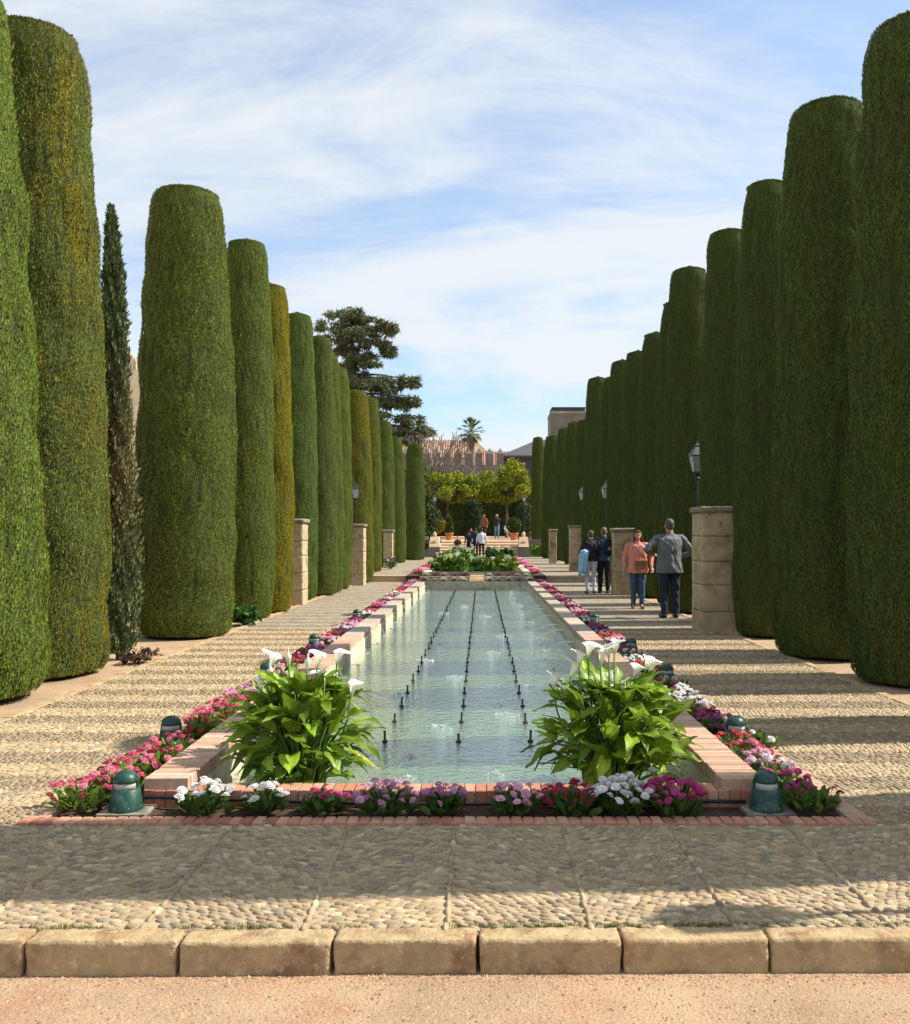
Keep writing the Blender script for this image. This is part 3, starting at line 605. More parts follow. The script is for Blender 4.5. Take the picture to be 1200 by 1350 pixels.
def daisy(x, y, colour, nh, label, group, z=0, spread=.15, hz=.13, hs=.031, detail=True, lean=(0, 0), foliage=(.13, .20, .035)):
    t = empty('daisy_clump', (x, y, z), 0, label, 'flowers', group)
    k = 110 if detail else 60
    a = rng.uniform(0, 6.28, k); el = rng.uniform(.05, 1.25, k); r0 = rng.uniform(0, spread*.75, k); s = rng.uniform(.045, .085, k)*(1 if detail else 1.3)
    Mx = rotm(a+rng.normal(0, .5, k), el, rng.normal(0, .5, k))*s[:, None, None]; T = np.stack([r0*np.cos(a), r0*np.sin(a), rng.uniform(0, hz*.45, k)], 1)
    V, F, C = stamp(LEAFQ[0], LEAFQ[1], Mx, T, rng.uniform(.55, 1.3, (k, 1))*np.array([foliage]))
    link('leaves', npmesh('leaves', V, F, C, [M['leaf']]), t)
    st = MB(); hv = []; placed = []
    for i in range(nh):
        for _ in range(12):
            aa = rnd.uniform(0, 6.28); q = math.sqrt(rnd.random())*spread; hx, hy = q*math.cos(aa), q*math.sin(aa)
            if all((hx-px)**2+(hy-py)**2 > (hs*1.25)**2 for px, py in placed): break
        placed.append((hx, hy))
        zz = hz*(1.12-.45*(q/spread)**2)+rnd.uniform(-.018, .018)
        s = hs*rnd.uniform(.82, 1.12); c = rnd.choice(HC[colour]); kk = rnd.uniform(.85, 1.1); tx = .55*hy/spread*-1+rnd.gauss(0, .2)+.15; ty = .55*hx/spread+rnd.gauss(0, .2)
        hx += lean[0]*zz; hy += lean[1]*zz
        if detail:
            me = heads[rnd.randrange(5)][0]; o = link('flower_head', me, t, (hx, hy, zz), (tx, ty, rnd.uniform(0, 6.28)), (s, s, s*.95)); o.color = (c[0]*kk, c[1]*kk, c[2]*kk, 1)
            st.tube([(hx*.35, hy*.35, 0), (hx*.8, hy*.8, zz*.6), (hx, hy, zz)], .0022, 4)
        else: hv.append((hx, hy, zz, tx, ty, s, tuple(q_*kk for q_ in c)))
    if detail: st.obj('stems', M['stem'], t)
    else:
        Vs = []; Fs4 = []; Fs3 = []; Cs = []; o = 0; _, hvv, hff, hcc = heads[0]
        for (hx, hy, zz, tx, ty, s, c) in hv:
            mx = np.array(Matrix.Rotation(ty, 3, 'Y') @ Matrix.Rotation(tx, 3, 'X'))*s
            Vs.append(hvv@mx.T+np.array([hx, hy, zz])); Cs.append(hcc*np.array(c))
            Fs4 += [[i+o for i in f] for f in hff if len(f) == 4]; Fs3 += [[i+o for i in f] for f in hff if len(f) == 3]; o += len(hvv)
        HD = link('flower_heads', npmesh('flower_heads', np.concatenate(Vs), [np.array(Fs4), np.array(Fs3)], np.concatenate(Cs), [M['petal']]), t); HD['kind'] = 'stuff'
    return t
def fx(px, Yv): return (px-635)*Yv/1200
front = [(270, 'white', 9, .032, .12, 'white daisy clump nearest the front left green lamp', .15), (350, 'white', 6, .030, .10, 'smaller white daisy clump, second in the front row from the left', .14), (425, 'magenta', 7, .025, .11, 'sparse magenta daisy clump in the front row', .115),
         (507, 'lilac', 17, .027, .15, 'wide mauve daisy clump in the front row left of centre', .15), (586, 'lilac', 11, .027, .11, 'compact lilac and pink daisy clump at the centre of the front row', .13), (680, 'palepink', 10, .030, .12, 'light pink daisy clump in the front row right of centre', .135),
         (755, 'crimson', 15, .026, .13, 'dark red daisy clump in the front row left of the dense white one', .14), (820, 'white', 24, .030, .14, 'dense white daisy clump in the front row below the right calla plant', .175), (886, 'magenta', 26, .027, .15, 'dense crimson magenta daisy clump at the right end of the front row', .165)]
for px, c, nh, hs, sp, lb, hz in front:
    daisy(fx(px, 5.08), 5.08, c, int(nh*1.9), lb, 'daisies in the front bed', spread=sp*1.22, hz=hz, hs=hs, foliage=(.075, .13, .03))
left = [(5.17, -2.27, 'pink', 12), (5.45, -2.16, 'pink', 13), (5.75, -2.20, 'pink', 14), (6.05, -2.14, 'pink', 14), (6.33, -2.13, 'pink', 10), (6.98, -2.1, 'red', 5), (7.2, -2.14, 'pink', 15), (7.55, -2.17, 'pink', 15), (7.9, -2.15, 'pink', 16), (8.3, -2.14, 'palepink', 14), (8.65, -2.15, 'palepink', 15), (9.05, -2.13, 'white', 14), (9.85, -2.12, 'palepink', 16),
        (10.3, -2.1, 'red', 14), (10.75, -2.13, 'magenta', 16), (11.25, -2.12, 'magenta', 17), (11.7, -2.14, 'purple', 14), (12.6, -2.12, 'palepink', 18), (13.1, -2.12, 'red', 15), (13.6, -2.12, 'lilac', 17), (14.1, -2.13, 'mauve', 12), (14.7, -2.12, 'palepink', 17), (15.2, -2.12, 'magenta', 16), (15.7, -2.13, 'lilac', 15), (16.7, -2.12, 'white', 10), (17.2, -2.12, 'pink', 16), (17.8, -2.12, 'magenta', 16)]
right = [(5.15, 1.86, 'magenta', 5), (5.38, 1.80, 'magenta', 9), (5.72, 1.82, 'mauve', 5), (5.85, 1.76, 'palepink', 14), (6.15, 1.76, 'pink', 13), (6.42, 1.78, 'red', 8), (6.60, 1.99, 'white', 3), (7.05, 1.80, 'purple', 12), (7.35, 1.78, 'magenta', 14), (7.75, 1.78, 'mauve', 13), (8.1, 1.79, 'white', 14), (8.5, 1.8, 'white', 14), (8.9, 1.78, 'pink', 9), (9.0, 1.86, 'white', 8), (9.75, 1.80, 'magenta', 15), (10.2, 1.8, 'red', 9),
         (10.6, 1.81, 'white', 16), (11.1, 1.8, 'white', 12), (11.45, 1.80, 'purple', 12), (12.1, 1.81, 'purple', 14), (12.6, 1.80, 'palepink', 15), (13.05, 1.8, 'red', 14), (13.5, 1.8, 'palepink', 16), (14.0, 1.8, 'purple', 13), (14.5, 1.8, 'magenta', 14), (15.7, 1.8, 'white', 16), (16.2, 1.8, 'pink', 15), (16.8, 1.8, 'magenta', 15), (17.4, 1.8, 'palepink', 15)]
seqs = {'left': left, 'right': right}
y = 18.3
fc = {'left': ['magenta', 'pink', 'lilac', 'red', 'mauve', 'pink', 'magenta', 'white', 'white', 'pink', 'red', 'pink', 'magenta', 'palepink'], 'right': ['magenta', 'palepink', 'lilac', 'magenta', 'pink', 'purple', 'palepink', 'magenta', 'red', 'pink', 'magenta', 'purple', 'pink', 'pink']}
for s_ in ('left', 'right'):
    yy = 18.2; i = 0
    while yy < 29.2:
        seqs[s_].append((yy, -2.13 if s_ == 'left' else 1.8, fc[s_][i % 14], 15)); yy += .55; i += 1
NAMES = {'white': 'white', 'pink': 'deep pink', 'palepink': 'pale pink', 'lilac': 'lilac', 'magenta': 'magenta', 'crimson': 'dark red', 'red': 'red', 'purple': 'dark purple', 'mauve': 'white and mauve'}
ORD = ['first', 'second', 'third', 'fourth', 'fifth', 'sixth', 'seventh', 'eighth', 'ninth', 'tenth', 'eleventh', 'twelfth', 'thirteenth', 'fourteenth', 'fifteenth', 'sixteenth', 'seventeenth', 'eighteenth']
for s_ in ('left', 'right'):
    cnt = {}
    for (yy, xx, c, nh) in seqs[s_]:
        i = cnt.get(c, 0); cnt[c] = i+1; det = yy < 9.7
        daisy(xx+rnd.uniform(-.015, .015), yy, c, int(nh*1.45), '%s daisy clump, %s of that colour in the %s bed' % (NAMES[c], nth(i), s_), 'daisies in the %s bed' % s_, spread=.185 if yy < 9 else .20, hz=.135 if yy < 8.5 else .125, hs=.030 if yy < 12 else .036, detail=det, lean=((-.2, 0) if s_ == 'left' and yy < 9 else (.12, 0)), foliage=(.17, .26, .035) if s_ == 'left' and yy < 10 else (.12, .19, .035))
for s_, xx in (('left', -2.13), ('right', 1.8)):
    for i in range(14):
        yy = 31+i*1.35; daisy(xx, yy, ['pink', 'palepink', 'magenta'][i % 3], 22, 'pink daisy clump along the upper pool on the %s, %s from the step' % (s_, ORD[i]), 'daisies along the upper pool', z=.21, spread=.24, hz=.15, hs=.05, detail=False)
# ornamental cabbages on the stepped bed
def rosette(cin, cout):
    m_ = MB()
    for k, (r, z, n) in enumerate(((.15, .03, 11), (.115, .06, 9), (.08, .085, 8), (.045, .10, 6))):
        m_.col = tuple(cout[i]+(cin[i]-cout[i])*k/3 for i in range(3))
        for j in range(n):
            a = 2*math.pi*(j+.5*k)/n; w = r*math.sin(math.pi/n)*1.3; c, s = math.cos(a), math.sin(a)
            v = [(q*c-u*s, q*s+u*c, zz) for (q, u, zz) in ((.1*r, 0, z-.02), (.7*r, w, z+.012), (r, .5*w, z+.03), (r*1.04, 0, z+.015), (r, -.5*w, z+.03), (.7*r, -w, z+.012))]
            m_.add(v, [(0, 1, 2, 3), (0, 3, 4, 5)])
    return m_.mesh('rosette', M['leaf'], col=True)
rs = [rosette((.38, .06, .16), (.10, .13, .07)), rosette((.72, .62, .50), (.16, .22, .13)), rosette((.22, .03, .09), (.09, .08, .06)), rosette((.66, .34, .40), (.15, .2, .12))]
RN = ['magenta-hearted', 'cream-hearted', 'dark purple', 'pink-hearted']
for row, (yy, zz) in enumerate(((PE+.35, .09), (PE+.75, .09), (PE+1.35, .20), (PE+1.75, .20))):
    for side, (a, b) in enumerate(((XL0+.2, -.55), (.28, XR0-.15))):
        for i in range(5):
            k = (rnd.choice([0, 2, 0, 3]) if 0 < i < 4 and row in (1, 2) else rnd.choice([1, 3, 2, 1]))
            x_ = a+(b-a)*i/4+rnd.uniform(-.04, .04)
            o = link('ornamental_cabbage', rs[k], None, (x_, yy, zz), (0, 0, rnd.uniform(0, 6)), rnd.uniform(.95, 1.25))
            tag(o, '%s ornamental cabbage, %s from left, %s row, %s half of stepped bed' % (RN[k], nth(i), nth(row), ['left', 'right'][side]), 'cabbage', 'ornamental cabbages on the stepped bed')

# ------------------------------------------------------------------ calla lilies
def calla_leaf(seed):
    r = random.Random(seed); nL, nW = 9, 5; vs = []; cs = []; curl = r.uniform(.15, .8); fold = r.uniform(.15, .5); wav = r.uniform(.03, .085)
    base = r.uniform(.85, 1.15); tint = (.22*base, .36*base, .03*base)
    for i in range(nL):
        u = i/(nL-1); w = (.275*math.sin(math.pi*min(1, (u*.92+.10))**.75)*(1-u*.25)+.0) if u < 1 else .0
        w *= 1 if u < .98 else 0
        for j in range(nW):
            v = (j/(nW-1)-.5)*2; back = -.16*(abs(v)**1.2)*(1-u)**3
            x = u+back; y = v*w; z = -curl*u*u*.6 + fold*abs(v)*w + wav*math.sin(9*u+v*3+seed)*abs(v)
            vs.append((x, y, z)); k = (1.25 if abs(v) < .1 else 1)*(1+.12*math.sin(u*20+abs(v)*5)); cs.append(tuple(q*k for q in tint))
    fs = [(i*nW+j, i*nW+j+1, (i+1)*nW+j+1, (i+1)*nW+j) for i in range(nL-1) for j in range(nW-1)]
    me = bpy.data.meshes.new('leaf'); me.from_pydata(vs, [], fs); me.materials.append(M['leaf']); me.polygons.foreach_set('use_smooth', [True]*len(fs))
    a = me.color_attributes.new('Col', 'FLOAT_COLOR', 'POINT'); a.data.foreach_set('color', np.array([(*c, 1) for c in cs], np.float32).ravel()); me.update(); return me
cl = [calla_leaf(s) for s in range(10)]
def spathe(seed, openness):
    r = random.Random(seed); n = 20; vs = []; cs = []; prof = [(0, .010), (.15, .016), (.35, .024), (.55, .034), (.72, .046*openness), (.86, .066*openness), (.96, .090*openness), (1.0, .104*openness)]
    for i, (u, rad) in enumerate(prof):
        for j in range(n):
            t = -math.pi+.25+(2*math.pi-.5)*j/(n-1); f = .5+.5*math.cos(t); fl = max(0, (u-.6)/.4)
            rr = rad*(1+fl*.55*f**3)*(1-.25*fl*(1-f)); z = .16*u + fl*(.035*f - .035*(1-f)) - fl*fl*.05*openness*f**2 + .006*fl*math.sin(4*t+seed)
            vs.append((rr*math.cos(t), rr*math.sin(t), z)); g_ = max(0, 1-u*2.2); cs.append((1-.55*g_, 1-.25*g_, 1-.75*g_))
    fs = [(i*n+j, i*n+j+1, (i+1)*n+j+1, (i+1)*n+j) for i in range(len(prof)-1) for j in range(n-1)]
    me = bpy.data.meshes.new('spathe'); me.from_pydata(vs, [], fs); me.materials.append(M['spathe']); me.polygons.foreach_set('use_smooth', [True]*len(fs))
    a = me.color_attributes.new('Col', 'FLOAT_COLOR', 'POINT'); a.data.foreach_set('color', np.array([(*c, 1) for c in cs], np.float32).ravel()); me.update(); return me
sps = [spathe(s, o_) for s, o_ in ((1, 1.0), (2, .85), (3, 1.12), (4, .7))]; bud = spathe(9, .16)
b = MB(); b.tube([(0, 0, .03), (0, 0, .13)], [.0085, .006], 8); spx = b.mesh('spadix', M['spadix'], True)
def calla(x, y, rad, top, flowers, label, nleaf=250, lit=1.0, seed=1, wx=1.0):
    r = random.Random(seed); t = empty('calla_lily', (x, y, ZW), 0, label, 'lily plant', 'calla lilies at the front of the pool')
    st = MB(); H = top-ZW
    for i in range(nleaf):
        u = (i+.5)/nleaf; a = r.uniform(0, 6.28); hh = H*(.18+.80*r.random()**.85); q = rad*(.18+.82*math.sqrt(r.random()))*math.sqrt(max(.15, 1-(hh/H)**3.2))*.68
        if hh < H*.35: q *= .8
        bx, by = .10*math.cos(a)*r.random()*wx, .10*math.sin(a)*r.random(); ex, ey = q*math.cos(a)*wx, q*math.sin(a); 
        st.tube([(bx, by, -.05), (bx+(ex-bx)*.25, by+(ey-by)*.25, hh*.55), (bx+(ex-bx)*.65, by+(ey-by)*.65, hh*.92), (ex, ey, hh)], [.010, .008, .006, .0045], 5)
        s = r.uniform(.12, .235)*(1 if hh > H*.4 else .8); el = r.uniform(-.6, .7) if hh < H*.6 else r.uniform(-.15, 1.25)
        o = link('leaf', cl[r.randrange(10)], t, (ex, ey, hh), (r.gauss(0, .35), -el, a+r.gauss(0, .35)), (s, s*r.uniform(.85, 1.2), s))
        k = r.uniform(.5, 1.15); yl = 1.5 if (hh < H*.45 and r.random() < .35) else 1.0; o.color = (k*yl*1.05, k*(1+.25*(yl-1)), k, 1)
    st.obj('stems', M['stem'], t, smooth=True)
    for (px, py, kind, yaw, tilt) in flowers:
        yy = r.uniform(-.16, .16); Yv = y+yy; fxx = (px-635)*Yv/1200-x; fz = 1.55-(py-705)*Yv/1200-ZW
        f = empty('flower', (fxx, yy, fz-.07)); f.parent = t; f.scale = (.62, .62, .62)
        link('spathe', sps[kind] if kind >= 0 else bud, f, rot=(tilt[0], tilt[1], yaw), sc=1.0 if kind >= 0 else (1, 1, 1.05))
        if kind >= 0: link('spadix', spx, f, rot=(tilt[0], tilt[1], yaw))
        s2 = MB(); s2.tube([(-fxx*.45, -yy*.5, -(fz-.2)), (-fxx*.12, -yy*.15, -(fz-.2)*.45), (0, 0, 0.005)], [.010, .009, .009], 7); s2.obj('stalk', M['stem'], f, smooth=True)
calla(-1.13, 5.78, .60, .60, [(356, 866, 0, 2.6, (.2, -.3)), (381, 862, -1, 0, (.05, -.06)), (405, 868, -1, 0, (-.03, .05)), (418, 866, 1, 2.4, (.1, -.2)), (444, 862, 1, .3, (.1, .2)), (428, 884, 2, 4.6, (.35, .1)), (341, 902, 3, 3.3, (.3, -.2)), (350, 897, 0, .2, (.2, .35)), (463, 904, 3, 1.0, (.2, .1)), (357, 880, -1, 0, (0, -.05))],
      'large calla lily plant with white flowers in the front left corner of the pool', seed=4, wx=1.0)
calla(.84, 5.78, .62, .62, [(775, 852, 2, .2, (.1, .2)), (763, 864, 3, 3.3, (.1, -.2)), (803, 853, 1, 5.2, (.3, .1)), (810, 848, 3, 1, (.1, .2)), (752, 878, 1, 3.1, (.15, -.5)), (729, 894, 3, 3.4, (.1, -.3)), (826, 900, 0, 4.6, (.45, 0)), (836, 880, 2, .4, (.1, .3)), (808, 888, 3, 4.9, (.3, 0)), (850, 870, 1, .1, (.1, .4)), (856, 878, 3, .6, (.1, .2)), (792, 862, 3, .6, (0, .2))],
      'large calla lily plant crowded with white flowers in the front right corner of the pool', nleaf=280, seed=9, wx=1.05)

# ------------------------------------------------------------------ cypresses
TUFT = (np.array([(0, 0, 0), (.45, .17, 0.04), (1, 0, 0), (.45, -.17, 0.04)]), [np.array([(0, 1, 2, 3)])])
def cyp_profile(t):
    T_ = np.array([0, .012, .05, .2, .38, .52, .64, .76, .85, .92, .96, .983, 1.0]); P = np.array([.84, .92, .97, 1.0, .98, .945, .905, .85, .795, .74, .69, .61, .0])
    return np.interp(t, T_, P)
def cypress_mesh(seed, rad=.6, H=7.0, k=190000, tl=.031):
    g_ = np.random.default_rng(seed)
    nz, na = 90, 40; tz = np.concatenate([np.linspace(0, .93, nz-14), np.linspace(.935, 1, 14)]); an = np.linspace(0, 2*np.pi, na, endpoint=False)
    ph = g_.uniform(0, 6.28, 40); am = g_.normal(0, 1, 40); kz = g_.uniform(1, 9, 40); ka = g_.integers(1, 7, 40)
    def disp(a, t):
        d = 0
        for i in range(40): d = d + am[i]*np.sin(ka[i]*a+kz[i]*t*6.28+ph[i])/(1+ka[i]*.35)
        return d*.0062
    A, TT = np.meshgrid(an, tz); Rr = (cyp_profile(TT)*rad + disp(A, TT)*(TT < .995))-np.interp(TT, [0, .90, .96, 1], [.038, .036, .026, .01])
    Rr = np.maximum(Rr, .0)
    V = np.stack([Rr*np.cos(A), Rr*np.sin(A), .03+TT*(H-.065)], 2).reshape(-1, 3); n = len(tz)
    i, j = np.meshgrid(np.arange(n-1), np.arange(na), indexing='ij'); F0 = np.stack([i*na+j, i*na+(j+1) % na, (i+1)*na+(j+1) % na, (i+1)*na+j], 2).reshape(-1, 4)
    a = g_.uniform(0, 2*np.pi, k); kt = int(k*.055)
    t = g_.random(k); t[:kt] = 1
    r_ = cyp_profile(t)*rad + disp(a, t); s_top = t > .95
    r_[:kt] = rad*.64*np.sqrt(g_.random(kt))
    zt = t*(H-.05)+.02; zt[:kt] = (H-.036)-.110*(r_[:kt]/(rad*.64))
    # small hollows and bare gaps
    el = np.clip(g_.normal(1.30, .15, k), .5, 1.55); el[:kt] = g_.normal(1.15, .25, kt)
    az = a+g_.normal(0, .28, k); s = tl*g_.uniform(.6, 1.35, k); inn = np.abs(g_.normal(0, .012, k))
    s[s_top] *= .75; far = g_.random(k) < .0025; s[far] *= 1.7; inn[far] = -.008
    # clumping: shade of tuft follows vertical spray groups
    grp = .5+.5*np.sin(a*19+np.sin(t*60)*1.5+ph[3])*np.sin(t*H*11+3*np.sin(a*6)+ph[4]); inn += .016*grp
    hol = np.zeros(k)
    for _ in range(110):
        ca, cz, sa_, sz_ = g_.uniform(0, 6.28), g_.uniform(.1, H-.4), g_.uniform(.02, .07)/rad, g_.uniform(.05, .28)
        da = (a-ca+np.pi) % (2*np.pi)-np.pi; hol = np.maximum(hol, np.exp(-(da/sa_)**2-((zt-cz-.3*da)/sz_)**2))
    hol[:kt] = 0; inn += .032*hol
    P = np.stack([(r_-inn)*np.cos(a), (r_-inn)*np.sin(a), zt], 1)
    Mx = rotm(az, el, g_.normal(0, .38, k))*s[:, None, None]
    base = np.clip(g_.normal(1.0, .15, k), .5, 1.5)*(1.14-.28*grp)*(1-.35*hol); cols = np.stack([base*g_.normal(1, .08, k), base, base*g_.normal(1, .1, k)], 1)  # hollows and gaps between sprays darkened: shade put into the tuft colour
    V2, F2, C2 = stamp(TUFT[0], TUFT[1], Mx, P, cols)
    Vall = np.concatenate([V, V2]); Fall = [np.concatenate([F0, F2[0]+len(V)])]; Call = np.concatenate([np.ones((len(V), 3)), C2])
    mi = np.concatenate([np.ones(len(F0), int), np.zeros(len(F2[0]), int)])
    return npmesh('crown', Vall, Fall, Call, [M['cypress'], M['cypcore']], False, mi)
cyp = [cypress_mesh(s) for s in (1, 2, 3, 4)]
b = MB(); b.tube([(0, 0, -.1), (0, 0, .5), (0.02, 0, 5.5)], [.12, .10, .04], 9); trunkm = b.mesh('trunk', M['bark'], True)
def cypress(x, y, rad, top, zb, label, group, tint=(1, 1, 1), yellow=.28, var=None, rz=None, lean=0):
    t = empty('cypress_column', (x, y, zb), rnd.uniform(0, 6.28) if rz is None else rz, label, 'cypress', group)
    if lean: t.rotation_euler = (0, lean, 0)
    me = cyp[rnd.randrange(4) if var is None else var]
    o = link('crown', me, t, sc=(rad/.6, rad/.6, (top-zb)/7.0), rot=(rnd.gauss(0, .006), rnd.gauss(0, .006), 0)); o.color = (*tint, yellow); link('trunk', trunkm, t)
Lt = [(8.5, -4.09, .88, 7.5, 0, (1.05, 1.12, .95), .22, 'nearest light green cypress column cut by the left edge of the photo'), (10.1, -4.16, .74, 7.2, 0, (1.0, .92, 1.0), .42, 'second left cypress column, olive green with yellow streaks'), (14.0, -3.80, .76, 6.9, 0, (1.05, 1.02, 1.0), .33, 'broad left cypress column standing alone between the slim cypress and its neighbour'),
      (16.9, -3.84, .54, 7.07, 0, (1, 1, 1), .40, 'left cypress column just beyond the broad one, with a yellowish foot'), (18.4, -3.80, .50, 6.65, 0, (1.5, 1.15, .6), .60, 'golden yellow left cypress column in front of the first stone pillar'), (22.0, -3.95, .52, 6.95, 0, (.85, 1, 1.1), .22, 'left cypress column just beyond the first stone pillar'),
      (23.4, -3.68, .50, 6.7, 0, (1.0, .92, 1.2), .22, 'left cypress column, second beyond the first stone pillar'), (24.6, -3.70, .45, 6.5, 0, (1, 1, 1), .25, 'thin sliver of left cypress column, third beyond the first stone pillar'), (26.2, -3.72, .50, 6.45, 0, (1.1, 1.08, .9), .28, 'left cypress column just before the second stone pillar'),
      (29.6, -3.50, .58, 6.3, 0, (1.15, 1, .8), .50, 'left cypress column with yellow top beyond the second stone pillar'), (33.2, -3.62, .5, 6.6, Z2, (1.1, 1.05, .9), .3, 'left cypress column first after the step'), (37.9, -3.60, .5, 6.35, Z2, (.95, 1, 1), .25, 'left cypress column beside the narrow third pillar'), (43.8, -3.60, .52, 6.3, Z2, (.95, .98, 1), .25, 'last but one left cypress column'), (48.8, -3.02, .58, 6.5, Z2, (.8, .85, 1), .15, 'last dark left cypress column near the stairs')]
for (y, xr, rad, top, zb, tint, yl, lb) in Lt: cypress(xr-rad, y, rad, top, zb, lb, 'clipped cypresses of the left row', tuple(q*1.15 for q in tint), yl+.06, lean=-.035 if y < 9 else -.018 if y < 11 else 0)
Rt = [(4.98, 4.1, .68, 8.9, 0, .25), (7.35, 3.95, .5, 7.3, 0, .25), (9.6, 3.90, .68, 7.0, 0, .40), (11.65, 3.72, .68, 7.12, 0, .30), (13.95, 3.86, .50, 7.03, 0, .25), (16.1, 3.85, .52, 6.99, 0, .2), (18.2, 3.61, .52, 6.94, 0, .2), (20.2, 3.84, .48, 6.79, 0, .2), (22.6, 3.79, .5, 6.6, 0, .2), (24.8, 3.8, .48, 6.6, 0, .2), (27.8, 3.8, .5, 6.94, 0, .2), (29.9, 3.8, .48, 6.8, 0, .2),
      (33.5, 3.7, .55, 7.4, Z2, .15), (37.2, 3.75, .5, 6.3, Z2, .2), (41.5, 3.7, .5, 6.75, Z2, .2), (46.8, 3.7, .5, 7.1, Z2, .2), (51.5, 3.35, .6, 7.2, Z2, .15), (59.5, 3.25, .5, 8.0, Z3, .15)]
RLB = ['right cypress column nearest the kerb, outside the right edge beside the front bed', 'right cypress column outside the right edge, second from the kerb', 'nearest visible right cypress column, cut by the right edge of the photo', 'right cypress column, second inside the photo from the right edge', 'right cypress column in front of the big weathered pillar', 'right cypress column just behind the big weathered pillar',
       'right cypress column behind the black street lamp', 'right cypress column behind the man in grey', 'right cypress column behind the woman in pink', 'slim right cypress column just right of the second pillar', 'right cypress column behind the man with the backpack', 'right cypress column behind the woman in white trousers', 'tall square-topped right cypress column at the drop in row height', 'first lower right cypress column beyond the drop', 'second lower right cypress column, below the grey tower', 'third lower right cypress column, left of the grey tower', 'fourth lower right cypress column near the stairs', 'last right cypress column on the terrace by the stairs']
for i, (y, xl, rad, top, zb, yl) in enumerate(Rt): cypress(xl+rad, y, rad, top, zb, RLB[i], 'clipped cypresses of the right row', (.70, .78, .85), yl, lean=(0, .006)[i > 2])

# leafy crowns -----------------------------------------------------------
def leaf_cloud(centres, radii, k, size, cols, seed=0, flat=1.0, shell=.55, droop=None, wd=.36):
    g_ = np.random.default_rng(seed); centres = np.asarray(centres, float); radii = np.asarray(radii, float)
    idx = g_.choice(len(centres), k, p=(radii**2)/np.sum(radii**2)); d = g_.normal(0, 1, (k, 3)); d /= np.linalg.norm(d, axis=1)[:, None]
    q = (shell+(1-shell)*g_.random(k)**.6)*radii[idx]; P = centres[idx]+d*q[:, None]*np.array([1, 1, flat])
    az = g_.uniform(0, 6.28, k); el = g_.normal(0 if droop is None else droop, .6, k); s = size*g_.uniform(.6, 1.4, k)
    Mx = rotm(az, el, g_.uniform(-1.5, 1.5, k))*s[:, None, None]
    c = np.asarray(cols)[g_.integers(0, len(cols), k)]*np.clip(g_.normal(1, .25, (k, 1)), .4, 1.7)
    return stamp(np.array([(0, 0, 0), (.5, wd, .06), (1, 0, 0), (.5, -wd, .06)]), TUFT[1], Mx, P, c)
def crown_obj(name, parts, mats, parent):
    V, F, C = parts; return link(name, npmesh(name, V, F, C, mats), parent)
# slim unclipped cypress at left
t = empty('slim_cypress', (-4.50, 11.35, 0), 0, 'slim shaggy unclipped grey green cypress between two clipped columns on the left', 'cypress')
k = 26000; g_ = np.random.default_rng(5); tt = g_.random(k)**.9; H = 5.55
env = 1.2*np.interp(tt, [0, .04, .12, .3, .5, .7, .85, .94, 1], [.10, .17, .21, .20, .18, .145, .105, .06, .01])
a = g_.uniform(0, 6.28, k); spr = .72+.45*np.sin(a*5+tt*23)*np.sin(tt*31+a*2); q = env*spr*np.sqrt(g_.uniform(.35, 1, k))
P = np.stack([q*np.cos(a)+.02*np.sin(tt*5)-.10*tt, q*np.sin(a), .06+tt*H], 1)
bw = np.clip(1-np.abs(tt-.42)/.3+g_.normal(0, .25, k), 0, 1)[:, None]; bc = (bw*np.array([[.19, .155, .07]])+(1-bw)*np.array([[.125, .17, .07]]))*np.clip(g_.normal(1, .3, (k, 1)), .4, 2)
V, F, C = stamp(TUFT[0], TUFT[1], rotm(a+g_.normal(0, .5, k), g_.normal(1.15, .3, k), g_.uniform(-1.2, 1.2, k))*(.06*g_.uniform(.6, 1.6, k))[:, None, None], P, bc)
crown_obj('crown', (V, F, C), [M['crown']], t).color = (1, 1, 1, 0)
b = MB(); b.tube([(0, 0, -.1), (0, 0, 2), (-.08, 0, 5.3)], [.06, .045, .008], 7); b.obj('trunk', M['bark'], t)
# low plants at the foot of trees
def small_plant(name, x, y, z, rad, h, n, cols, label, size=.12, seed=0, catg='shrub'):
    t = empty(name, (x, y, z), 0, label, catg)
    r = random.Random(seed); cs = [(r.uniform(-1, 1)*rad*.6, r.uniform(-1, 1)*rad*.6, h*r.uniform(.25, .75)) for _ in range(10)]
    o = crown_obj('foliage', leaf_cloud(cs, [rad*.5]*10, n, size, cols, seed, flat=h/rad*.5), [M['crown']], t); o.color = (1, 1, 1, 0)
    b = MB(); b.tube([(0, 0, -.05), (0, 0, h*.5)], [.02, .01], 6); b.obj('stem', M['bark'], t); return t
small_plant('low_shrub', -4.05, 15.55, 0, .28, .35, 500, [(.04, .10, .02), (.06, .13, .03)], 'small dark leafy plant between the broad left column and the next', .10, 3)
small_plant('low_shrub', -4.15, 11.0, 0, .22, .18, 260, [(.12, .08, .05), (.09, .06, .03)], 'dry brown twiggy growth at the foot of the slim cypress', .06, 4)
small_plant('low_shrub', -3.55, 35.6, Z2, .25, .5, 500, [(.05, .10, .03), (.3, .3, .25)], 'small shrub beside the third left pillar', .10, 6)
